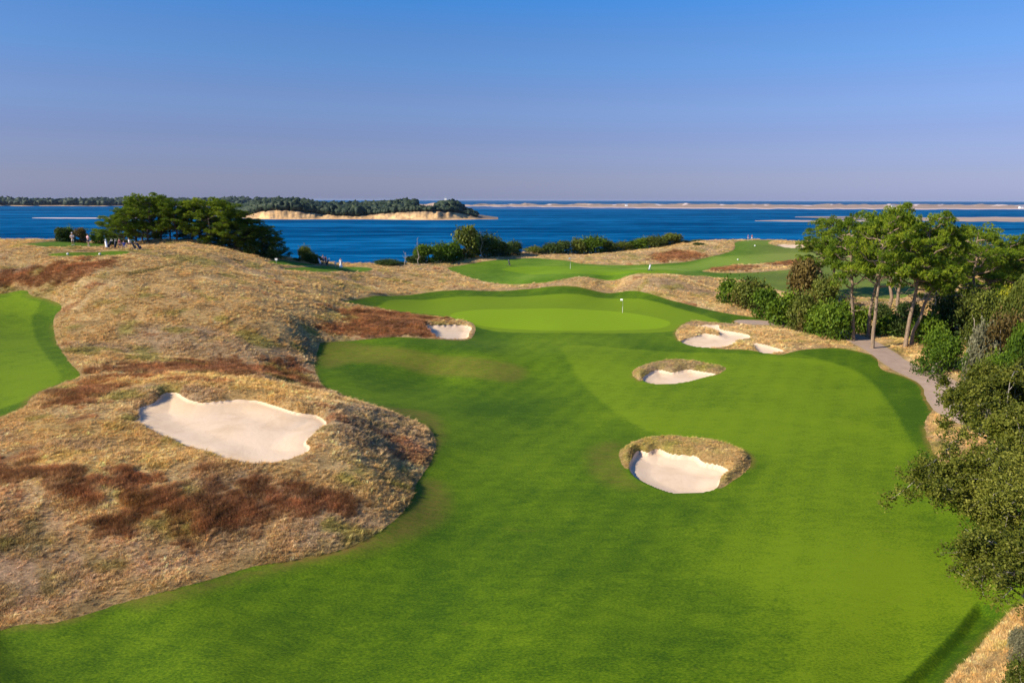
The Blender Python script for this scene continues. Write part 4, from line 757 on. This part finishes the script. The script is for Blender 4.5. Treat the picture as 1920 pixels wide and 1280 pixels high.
TUFTS = [tuft_mesh('grass_tuft', 1, 24, .34, .5, .03, .26), tuft_mesh('grass_tuft', 2, 26, .22, .3, .03, .32), tuft_mesh('grass_tuft', 3, 18, .50, .8, .025, .16), tuft_mesh('grass_tuft', 4, 28, .58, .05, .025, .30)]
rt = np.random.default_rng(77); NT = 560000
ts = rt.uniform(-.88, .88, NT); tl = rt.uniform(math.log(23), math.log(235), NT)
gzt, gsand, gpath, gturf, gcol, gred, gc4, gc5 = grid_at(ts, tl, [GZ, ZD['sand'], ZD['path'], ZD['turf'], tcol, redm, ZD['c4'], ZD['c5']])
TX = ts * np.exp(tl); TY = np.exp(tl)
okm = (gsand > .04) & (gpath > np.where(TY > 70, .7, .3)) & (gturf > np.where((TY > 90) & (ts < -.15), .45, 0.)) & (TY < ycoast(ts) + 8)
dn = fbm(TX / 1.6, TY / 1.6, 91, 3); keep = okm & ((rt.uniform(size=NT) < .62 + dn * 1.3) | (gred > .5) | (np.minimum(gc4, gc5) < 0))
TX, TY, gzt, gcol, gred, dnk, ccol, gtf = TX[keep], TY[keep], gzt[keep], gcol[keep], gred[keep], dn[keep], (np.minimum(gc4, gc5) < 0)[keep], gturf[keep]
n_t = len(TX); jit = np.exp(rt.normal(0, .28, (n_t, 1))); hue = rt.normal(0, .07, (n_t, 1)) * np.array([[1, .3, -1.2]]); tc_ = np.clip(gcol * np.where(gred > .4, 1.35, 1.68)[:, None] * jit * (1 + hue), 0, 1)
bl = (rt.random(n_t) < .18)[:, None] & (gred < .3)[:, None]; tc_ = np.where(bl, tc_ * .4 + np.array([.58, .42, .19]) * .6, tc_)
tidx = np.where(gred > .4, 3, rt.choice([0, 1, 2], n_t, p=[.36, .50, .14])); tsc = rt.uniform(.55, 1.15, n_t) * (1 + dnk * .9) * np.interp(TY, [25, 60, 140, 230], [.5, .72, .9, 1.1]) * np.where(ccol, .68, 1) * np.clip(.75 + gtf * .5, .75, 1)
rot = np.stack([rt.normal(0, .12, n_t), rt.normal(0, .12, n_t), rt.normal(.3, 1.0, n_t)], 1)
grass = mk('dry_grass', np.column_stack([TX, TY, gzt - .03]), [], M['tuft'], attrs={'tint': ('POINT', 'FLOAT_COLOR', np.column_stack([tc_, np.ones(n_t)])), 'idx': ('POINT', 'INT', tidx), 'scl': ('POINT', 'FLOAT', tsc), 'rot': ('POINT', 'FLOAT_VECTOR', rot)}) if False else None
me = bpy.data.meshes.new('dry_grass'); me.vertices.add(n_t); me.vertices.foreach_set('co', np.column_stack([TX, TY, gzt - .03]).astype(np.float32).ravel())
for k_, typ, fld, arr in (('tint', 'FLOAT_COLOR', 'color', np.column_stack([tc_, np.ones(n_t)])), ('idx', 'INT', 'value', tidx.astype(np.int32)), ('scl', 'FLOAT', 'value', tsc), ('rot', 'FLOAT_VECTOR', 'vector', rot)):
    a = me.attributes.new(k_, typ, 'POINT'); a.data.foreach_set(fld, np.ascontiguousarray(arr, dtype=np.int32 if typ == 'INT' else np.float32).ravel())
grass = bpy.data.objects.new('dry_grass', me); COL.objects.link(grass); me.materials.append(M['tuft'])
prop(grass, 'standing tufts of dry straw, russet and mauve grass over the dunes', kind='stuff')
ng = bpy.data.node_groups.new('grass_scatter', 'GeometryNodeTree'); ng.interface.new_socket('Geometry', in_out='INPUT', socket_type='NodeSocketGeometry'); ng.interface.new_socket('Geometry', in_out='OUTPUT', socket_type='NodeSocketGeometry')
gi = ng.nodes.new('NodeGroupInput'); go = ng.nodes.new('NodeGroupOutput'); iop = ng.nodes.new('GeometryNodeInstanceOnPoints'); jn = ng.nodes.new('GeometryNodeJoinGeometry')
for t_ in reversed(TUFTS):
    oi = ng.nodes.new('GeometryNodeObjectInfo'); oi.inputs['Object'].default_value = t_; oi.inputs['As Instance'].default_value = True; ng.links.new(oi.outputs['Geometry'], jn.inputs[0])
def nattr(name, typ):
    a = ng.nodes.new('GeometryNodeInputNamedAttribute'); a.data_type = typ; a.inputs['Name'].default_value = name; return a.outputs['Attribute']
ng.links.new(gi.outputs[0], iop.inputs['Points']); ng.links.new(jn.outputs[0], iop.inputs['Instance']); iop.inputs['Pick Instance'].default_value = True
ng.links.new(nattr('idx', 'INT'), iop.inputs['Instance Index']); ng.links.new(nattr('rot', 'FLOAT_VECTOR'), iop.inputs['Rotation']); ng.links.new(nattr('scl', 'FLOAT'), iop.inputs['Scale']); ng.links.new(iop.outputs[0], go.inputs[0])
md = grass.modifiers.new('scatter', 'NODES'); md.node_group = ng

# ------------------------------------------------------------------ flags, markers, golfers, trolleys
M['skin'] = simple('skin', (.50, .28, .18), .6, 0, .05); M['hair'] = simple('brown_hair', (.05, .03, .02), .8); M['pink'] = simple('pink_cloth', (.72, .42, .50), .9, 0, .08); M['palegrey'] = simple('pale_grey_cloth', (.55, .50, .50), .9, 0, .08)
M['cream'] = simple('cream_cloth', (.74, .66, .58), .9, 0, .08); M['navy'] = simple('navy_cloth', (.02, .03, .08), .9); M['blue'] = simple('blue_cloth', (.10, .14, .50), .9); M['maroon'] = simple('dark_red_cloth', (.20, .04, .06), .9); M['whitec'] = simple('white_cloth', (.82, .82, .84), .9, 0, .04)
M['black'] = simple('black_rubber', (.02, .02, .022), .6); M['steel'] = simple('brushed_steel', (.45, .45, .47), .35, .8); M['stand'] = simple('black_bag_cloth', (.03, .03, .04), .8)
def quads(name, parts, mat, parent=None, smooth=True):
    V, Q = join(parts); return mk(name, V, None, mat, parent, smooth=smooth, tri=Q)
def ball(c, rad, seg=10, rings=7):
    pts = [np.array(c) + [0, 0, rad[2] * math.cos(math.pi * i / rings)] for i in range(rings + 1)]; V = []
    for i in range(rings + 1):
        a = math.pi * i / rings; rr = max(math.sin(a), .02)
        for j in range(seg): t = 2 * math.pi * j / seg; V.append((c[0] + rad[0] * rr * math.cos(t), c[1] + rad[1] * rr * math.sin(t), c[2] + rad[2] * math.cos(a)))
    Q = [(i * seg + j, i * seg + (j + 1) % seg, (i + 1) * seg + (j + 1) % seg, (i + 1) * seg + j) for i in range(rings) for j in range(seg)]; return np.array(V), np.array(Q)
def skin_obj(name, verts, rad, edges, mat, parent, root=0, sub=1):
    me = bpy.data.meshes.new(name); me.from_pydata(verts, edges, []); me.update(); o = bpy.data.objects.new(name, me); COL.objects.link(o); me.materials.append(mat)
    sk = o.modifiers.new('skin', 'SKIN'); sk.use_smooth_shade = True
    for i, rv in enumerate(rad):
        me.skin_vertices[0].data[i].radius = (rv, rv) if not isinstance(rv, tuple) else rv; me.skin_vertices[0].data[i].use_root = (i == root)
    o.modifiers.new('sub', 'SUBSURF').levels = sub; o.modifiers['sub'].render_levels = sub; o.parent = parent; return o
def person(u, v, label, shirt, shorts, hat=None, dress=False, sitting=False, H=1.75, rz=0.0, Y=None, arms='down', loc=None):
    b = hit(u, v) if loc is None else np.array(loc); zz = ground(b[0], b[1]); k = H / 1.75; e_ = empty('person', (b[0], b[1], zz), rz, k); prop(e_, label, 'person')
    hz = .92 if not sitting else .50; kn = [(.10, -.02, .48), (-.10, -.02, .48)] if not sitting else [(.12, -.42, .50), (-.12, -.42, .50)]; an = [(.11, .02, .09), (-.11, .02, .09)] if not sitting else [(.12, -.42, .09), (-.12, -.42, .09)]
    sh = hz + .50; hd = hz + .72
    if arms == 'front': el = [(.24, -.10, sh - .26), (-.24, -.10, sh - .26)]; ha = [(.06, -.34, sh - .36), (-.06, -.34, sh - .36)]
    elif arms == 'hips': el = [(.34, .04, sh - .24), (-.34, .04, sh - .24)]; ha = [(.19, -.08, hz + .08), (-.19, -.08, hz + .08)]
    else: el = [(.25, .02, sh - .28), (-.25, .02, sh - .28)]; ha = [(.27, -.07, sh - .54), (-.27, -.07, sh - .54)]
    Vv = [(0, 0, hz), (0, .01, hz + .25), (0, 0, sh - .03), (0, 0, sh + .08), (0, -.01, hd + .02), (0, -.01, hd + .13)]; Rr = [.13, (.13, .10), (.15, .10), .055, (.085, .10), .07]; Ed = [(0, 1), (1, 2), (2, 3), (3, 4), (4, 5)]
    for i, sx_ in enumerate((1, -1)):
        o = len(Vv); Vv += [(.18 * sx_, 0, sh - .03), el[i], ha[i]]; Rr += [.062, .042, .030]; Ed += [(2, o), (o, o + 1), (o + 1, o + 2)]
        hv = np.array(ha[i]); dr = unit(hv - np.array(el[i])); o2 = len(Vv); Vv.append(tuple(hv + dr * .08)); Rr.append(.036); Ed.append((o + 2, o2))
        for f in range(4): Vv.append(tuple(hv + dr * (.16 + .012 * (1 - abs(f - 1.4))) + np.array([.0, (f - 1.5) * .022, -.01]))); Rr.append(.010); Ed.append((o2, len(Vv) - 1))
        Vv.append(tuple(hv + dr * .10 + np.array([-.05 * sx_, -.03, 0]))); Rr.append(.011); Ed.append((o2, len(Vv) - 1))
        o = len(Vv); Vv += [(.09 * sx_, 0, hz - .06), kn[i], an[i], (an[i][0], an[i][1] - .14, .05)]; Rr += [.09, .058, .040, .035]; Ed += [(0, o), (o, o + 1), (o + 1, o + 2), (o + 2, o + 3)]
    skin_obj('body', Vv, Rr, Ed, M['skin'], e_)
    # shirt, shorts or dress, shoes, hair or cap
    S_v = [(0, 0, hz + .02), (0, .01, hz + .25), (0, 0, sh - .02), (.19, 0, sh - .03), (-.19, 0, sh - .03)]; S_r = [(.155, .125), (.155, .12), (.17, .12), .08, .08]; S_e = [(0, 1), (1, 2), (2, 3), (2, 4)]
    for i in (0, 1): m_ = np.array([.19 * (1 - 2 * i), 0, sh - .03]) * .3 + np.array(el[i]) * .7; S_v.append(tuple(m_)); S_r.append(.062); S_e.append((3 + i, 5 + i))
    skin_obj('shirt' if not dress else 'dress_top', S_v, S_r, S_e, M[shirt], e_)
    if dress:
        V = []; th = np.linspace(0, 2 * math.pi, 14, endpoint=False); lv = [(hz + .28, .15), (hz + .02, .18), (hz - .35, .25), (.12, .33)]
        for z_, r_ in lv: V += [(r_ * math.cos(t) * (1 + .06 * math.sin(5 * t)), r_ * .75 * math.sin(t), z_) for t in th]
        mk('skirt', V, [(i * 14 + j, i * 14 + (j + 1) % 14, (i + 1) * 14 + (j + 1) % 14, (i + 1) * 14 + j) for i in range(3) for j in range(14)], M[shorts], e_, True)
    else:
        Q_v = [(0, 0, hz + .05), (0, 0, hz - .02)]; Q_r = [(.16, .13), (.16, .13)]; Q_e = [(0, 1)]
        for i, sx_ in enumerate((1, -1)): kk = np.array(kn[i]); hp = np.array([.09 * sx_, 0, hz - .06]); Q_v += [tuple(hp), tuple(hp * .18 + kk * .82)]; Q_r += [.105, .085]; Q_e += [(1, 2 + 2 * i), (2 + 2 * i, 3 + 2 * i)]
        skin_obj('shorts', Q_v, Q_r, Q_e, M[shorts], e_)
    for i in (0, 1): quads('shoe', [ball((an[i][0], an[i][1] - .05, .04), (.05, .14, .05))], M['whitec'], e_)
    quads('hair', [ball((0, .015, hd + .09), (.088, .105, .10))], M['hair'], e_)
    quads('nose', [ball((0, -.115, hd + .02), (.014, .02, .022), 6, 4)], M['skin'], e_)
    for sx_ in (1, -1): quads('eye', [ball((.032 * sx_, -.10, hd + .055), (.011, .008, .008), 6, 4)], M['navy'], e_); quads('ear', [ball((.09 * sx_, 0, hd + .03), (.012, .022, .032), 6, 4)], M['skin'], e_)
    quads('mouth', [ball((0, -.103, hd - .03), (.025, .008, .006), 6, 4)], M['maroon'], e_)
    if hat: quads('cap', [ball((0, 0, hd + .11), (.10, .115, .085)), ball((0, -.13, hd + .09), (.075, .085, .012))], M[hat], e_)
    return e_
person(137, 461.5, 'golfer in white cap, pale shirt and cream shorts on the left tee', 'palegrey', 'cream', 'whitec', rz=.3, H=1.85, arms='front')
person(166, 462.5, 'golfer in pink shirt and dark shorts with hands on hips on the left tee', 'pink', 'navy', rz=2.6, arms='hips', H=1.8)
person(233, 469, 'seated person in blue shirt and white shorts under the left pines', 'blue', 'whitec', sitting=True, rz=.4)
person(225, 468, 'person in dark red shirt behind the seated one under the pines', 'maroon', 'navy', H=1.6)
person(243, 467, 'person in white shirt bending toward the trolleys under the pines', 'whitec', 'navy', sitting=True, rz=-.8)
person(606, 497.5, 'golfer in pink shirt standing among trolleys at the bluff edge', 'pink', 'navy', rz=.5, H=1.85, arms='front')
person(611, 498, 'golfer in dark red shirt beside the pink-shirted golfer at the bluff edge', 'maroon', 'navy', 'navy', rz=-.4, H=1.7)
person(639, 503, 'person in a long white dress alone at the bluff edge', 'whitec', 'whitec', dress=True, rz=.2, H=1.85)
person(1402, 450, 'golfer in lilac blue shirt and white shorts on the far right tee', 'blue', 'whitec', rz=.2, H=1.85)
person(1409, 450, 'golfer in dark red shirt and white shorts on the far right tee', 'maroon', 'whitec', rz=-.3, H=1.85, arms='front')
def bagm(white=False):
    return None
def trolley(u, v, label, bagm_, rz=0., loc=None):
    b = hit(u, v); zz = ground(b[0], b[1]); e_ = empty('golf_trolley', (b[0], b[1], zz), rz, 1.15); prop(e_, label, 'golf trolley')
    quads('frame', [tube([(0, -.45, .08), (0, -.2, .2), (0, .15, .75), (0, .42, 1.05)], [.02] * 4, 6), tube([(-.32, 0, .15), (0, .0, .42), (.32, 0, .15)], [.016] * 3, 6), tube([(-.14, .42, 1.05), (.14, .42, 1.05)], [.018] * 2, 6)], M['steel'], e_)
    for x, y, rr in ((-.34, 0, .15), (.34, 0, .15), (0, -.48, .11)):
        w = quads('wheel', [tube([(x - .025, y, rr), (x + .025, y, rr)], [rr] * 2, 14), ], M['black'], e_); quads('hub', [ball((x, y, rr), (.035, .05, .05), 8, 5)], M['steel'], w)
    d = unit(np.array([0, .45, .75])); p0 = np.array([0, -.30, .22]); bg_ = quads('golf_bag', [tube([p0, p0 + d * .05, p0 + d * .5, p0 + d * .86], [.10, .135, .13, .145], 12), tube([p0 + np.array([0, -.12, .05]), p0 + np.array([0, -.14, .08]) + d * .35], [.07, .08], 8)], bagm_, e_)
    quads('club', [tube([p0 + d * .8 + [dx, dy, 0], p0 + d * (1.05 + .04 * i) + [dx * 1.4, dy, 0]], [.008] * 2, 4) for i, (dx, dy) in enumerate(((-.07, 0), (.06, .02), (0, -.05), (.03, .06), (-.04, .05)))] + [ball(tuple(p0 + d * (1.08 + .04 * i) + [dx * 1.4, dy, 0]), (.045, .05, .035), 6, 4) for i, (dx, dy) in enumerate(((-.07, 0), (.06, .02), (0, -.05)))], M['steel'], bg_)
    return e_
M['whitebag'] = simple('white_bag_vinyl', (.74, .74, .78), .5, 0, .05)
trolley(200, 470, 'white golf bag on a trolley below the left tee', M['whitebag'], .6); trolley(207, 469, 'black golf bag on a trolley beside the white bag below the left tee', M['stand'], -.3)
trolley(250, 470, 'dark golf trolley right of the seated group under the pines', M['stand'], 1.4); trolley(259, 471, 'dark golf trolley farthest right of the group under the pines', M['navy'], 1.7); trolley(217, 469, 'dark golf trolley left of the seated group', M['stand'], .3)
trolley(599, 498, 'pale golf bag trolley at the left of the group at the bluff edge', M['whitebag'], .8); trolley(615, 499, 'black golf bag trolley at the right of the group at the bluff edge', M['stand'], -.7)
trolley(954, 498, 'lone dark golf trolley parked left of the far green', M['stand'], .4)
trolley(1218, 507, 'white golf bag trolley on the right side of the far green', M['whitebag'], -.5)
def flag(u, v, H, label, rz):
    b = hit(u, v); zz = ground(b[0], b[1]); e_ = empty('flagstick', (b[0], b[1], zz), rz, 1); prop(e_, label, 'flagstick', 'flagsticks on the putting greens')
    quads('pole', [tube([(0, 0, 0), (0, 0, H * .45)], [.035, .032], 8)], M['white'], e_); quads('pole', [tube([(0, 0, H * .45), (0, 0, H)], [.03, .024], 8)], M['steel'], e_)
    V = []; n = 9
    for i in range(n): x = .03 + i / (n - 1) * .40; w = .05 * math.sin(i * 1.1) * i / n; V += [(x, w, H - .04), (x, w + .02, H - .34)]
    o = mk('flag', V, [(2 * i, 2 * i + 1, 2 * i + 3, 2 * i + 2) for i in range(n - 1)], M['whitec'], e_, True); o.modifiers.new('thick', 'SOLIDIFY').thickness = .006
    V = [(.09 * math.cos(t), .09 * math.sin(t), .004) for t in np.linspace(0, 6.283, 12, endpoint=False)]; mk('cup', V, [tuple(range(12))], M['black'], e_)
flag(1167, 586, 2.35, 'flagstick with small white flag on the nearer bright green', 2.6); flag(1069, 504, 2.5, 'flagstick with small white flag on the far green beyond the ridge', 3.4)
def marker(u, v, s, label, rz=0):
    b = hit(u, v); zz = ground(b[0], b[1]); e_ = empty('tee_marker', (b[0], b[1], zz), rz, s); prop(e_, label, 'tee marker', 'white tee markers')
    V, Q = ball((0, 0, .16), (.17, .17, .15)); mk('knob', V, None, M['white'], e_, True, tri=Q); quads('stem', [tube([(0, 0, -.05), (0, 0, .08)], [.04, .04], 6)], M['steel'], e_)
marker(127, 480, 1, 'white tee marker at the left end of the lower left tee'); marker(187, 480, 1, 'white tee marker on the right half of the lower left tee'); marker(1383, 487, 1.2, 'white marker on the far fairway slope'); marker(1415, 461, 1.4, 'white marker below the far right tee')
def post_sign(u, v, h, label):
    b = hit(u, v); zz = ground(b[0], b[1]); e_ = empty('tee_sign', (b[0], b[1], zz)); prop(e_, label, 'sign'); quads('post', [tube([(0, 0, -.1), (0, 0, h)], [.04, .04], 6)], M['steel'], e_)
    vv, ff = box(.42, .10, .36, (0, 0, h * .9)); mk('board', vv, ff, M['white'], e_)
post_sign(518, 495, .6, 'small white tee post right of the pine clump'); post_sign(629, 502, .7, 'small white box sign left of the person in the white dress')
# irregular shell print: rakes lying by the bunkers
def rake(u, v, rz, label):
    b = hit(u, v); zz = ground(b[0], b[1]) + .12; e_ = empty('bunker_rake', (b[0], b[1], zz), rz); prop(e_, label, 'rake'); quads('handle', [tube([(0, 0, 0), (1.7, 0, .05)], [.016] * 2, 6)], M['steel'], e_); quads('head', [tube([(0, -.3, 0), (0, .3, 0)], [.025] * 2, 6)] + [tube([(0, y, 0), (.0, y, -.08)], [.008] * 2, 4) for y in np.linspace(-.28, .28, 8)], M['black'], e_)
# ------------------------------------------------------------------ thin sea air
hz_v, hz_f = box(62000, 38000, 50, (0, 14500, SEA - 6))
hm = bpy.data.materials.new('sea_haze'); hm.use_nodes = True; hn = hm.node_tree.nodes; hn.clear(); ho = hn.new('ShaderNodeOutputMaterial'); hv_ = hn.new('ShaderNodeVolumePrincipled')
hv_.inputs['Color'].default_value = (.55, .70, 1.0, 1); hv_.inputs['Density'].default_value = 0.000016; hv_.inputs['Anisotropy'].default_value = 0.0; hm.node_tree.links.new(hv_.outputs[0], ho.inputs['Volume'])
prop(mk('haze', hz_v, hz_f, hm), 'thin pale sea haze', kind='stuff')
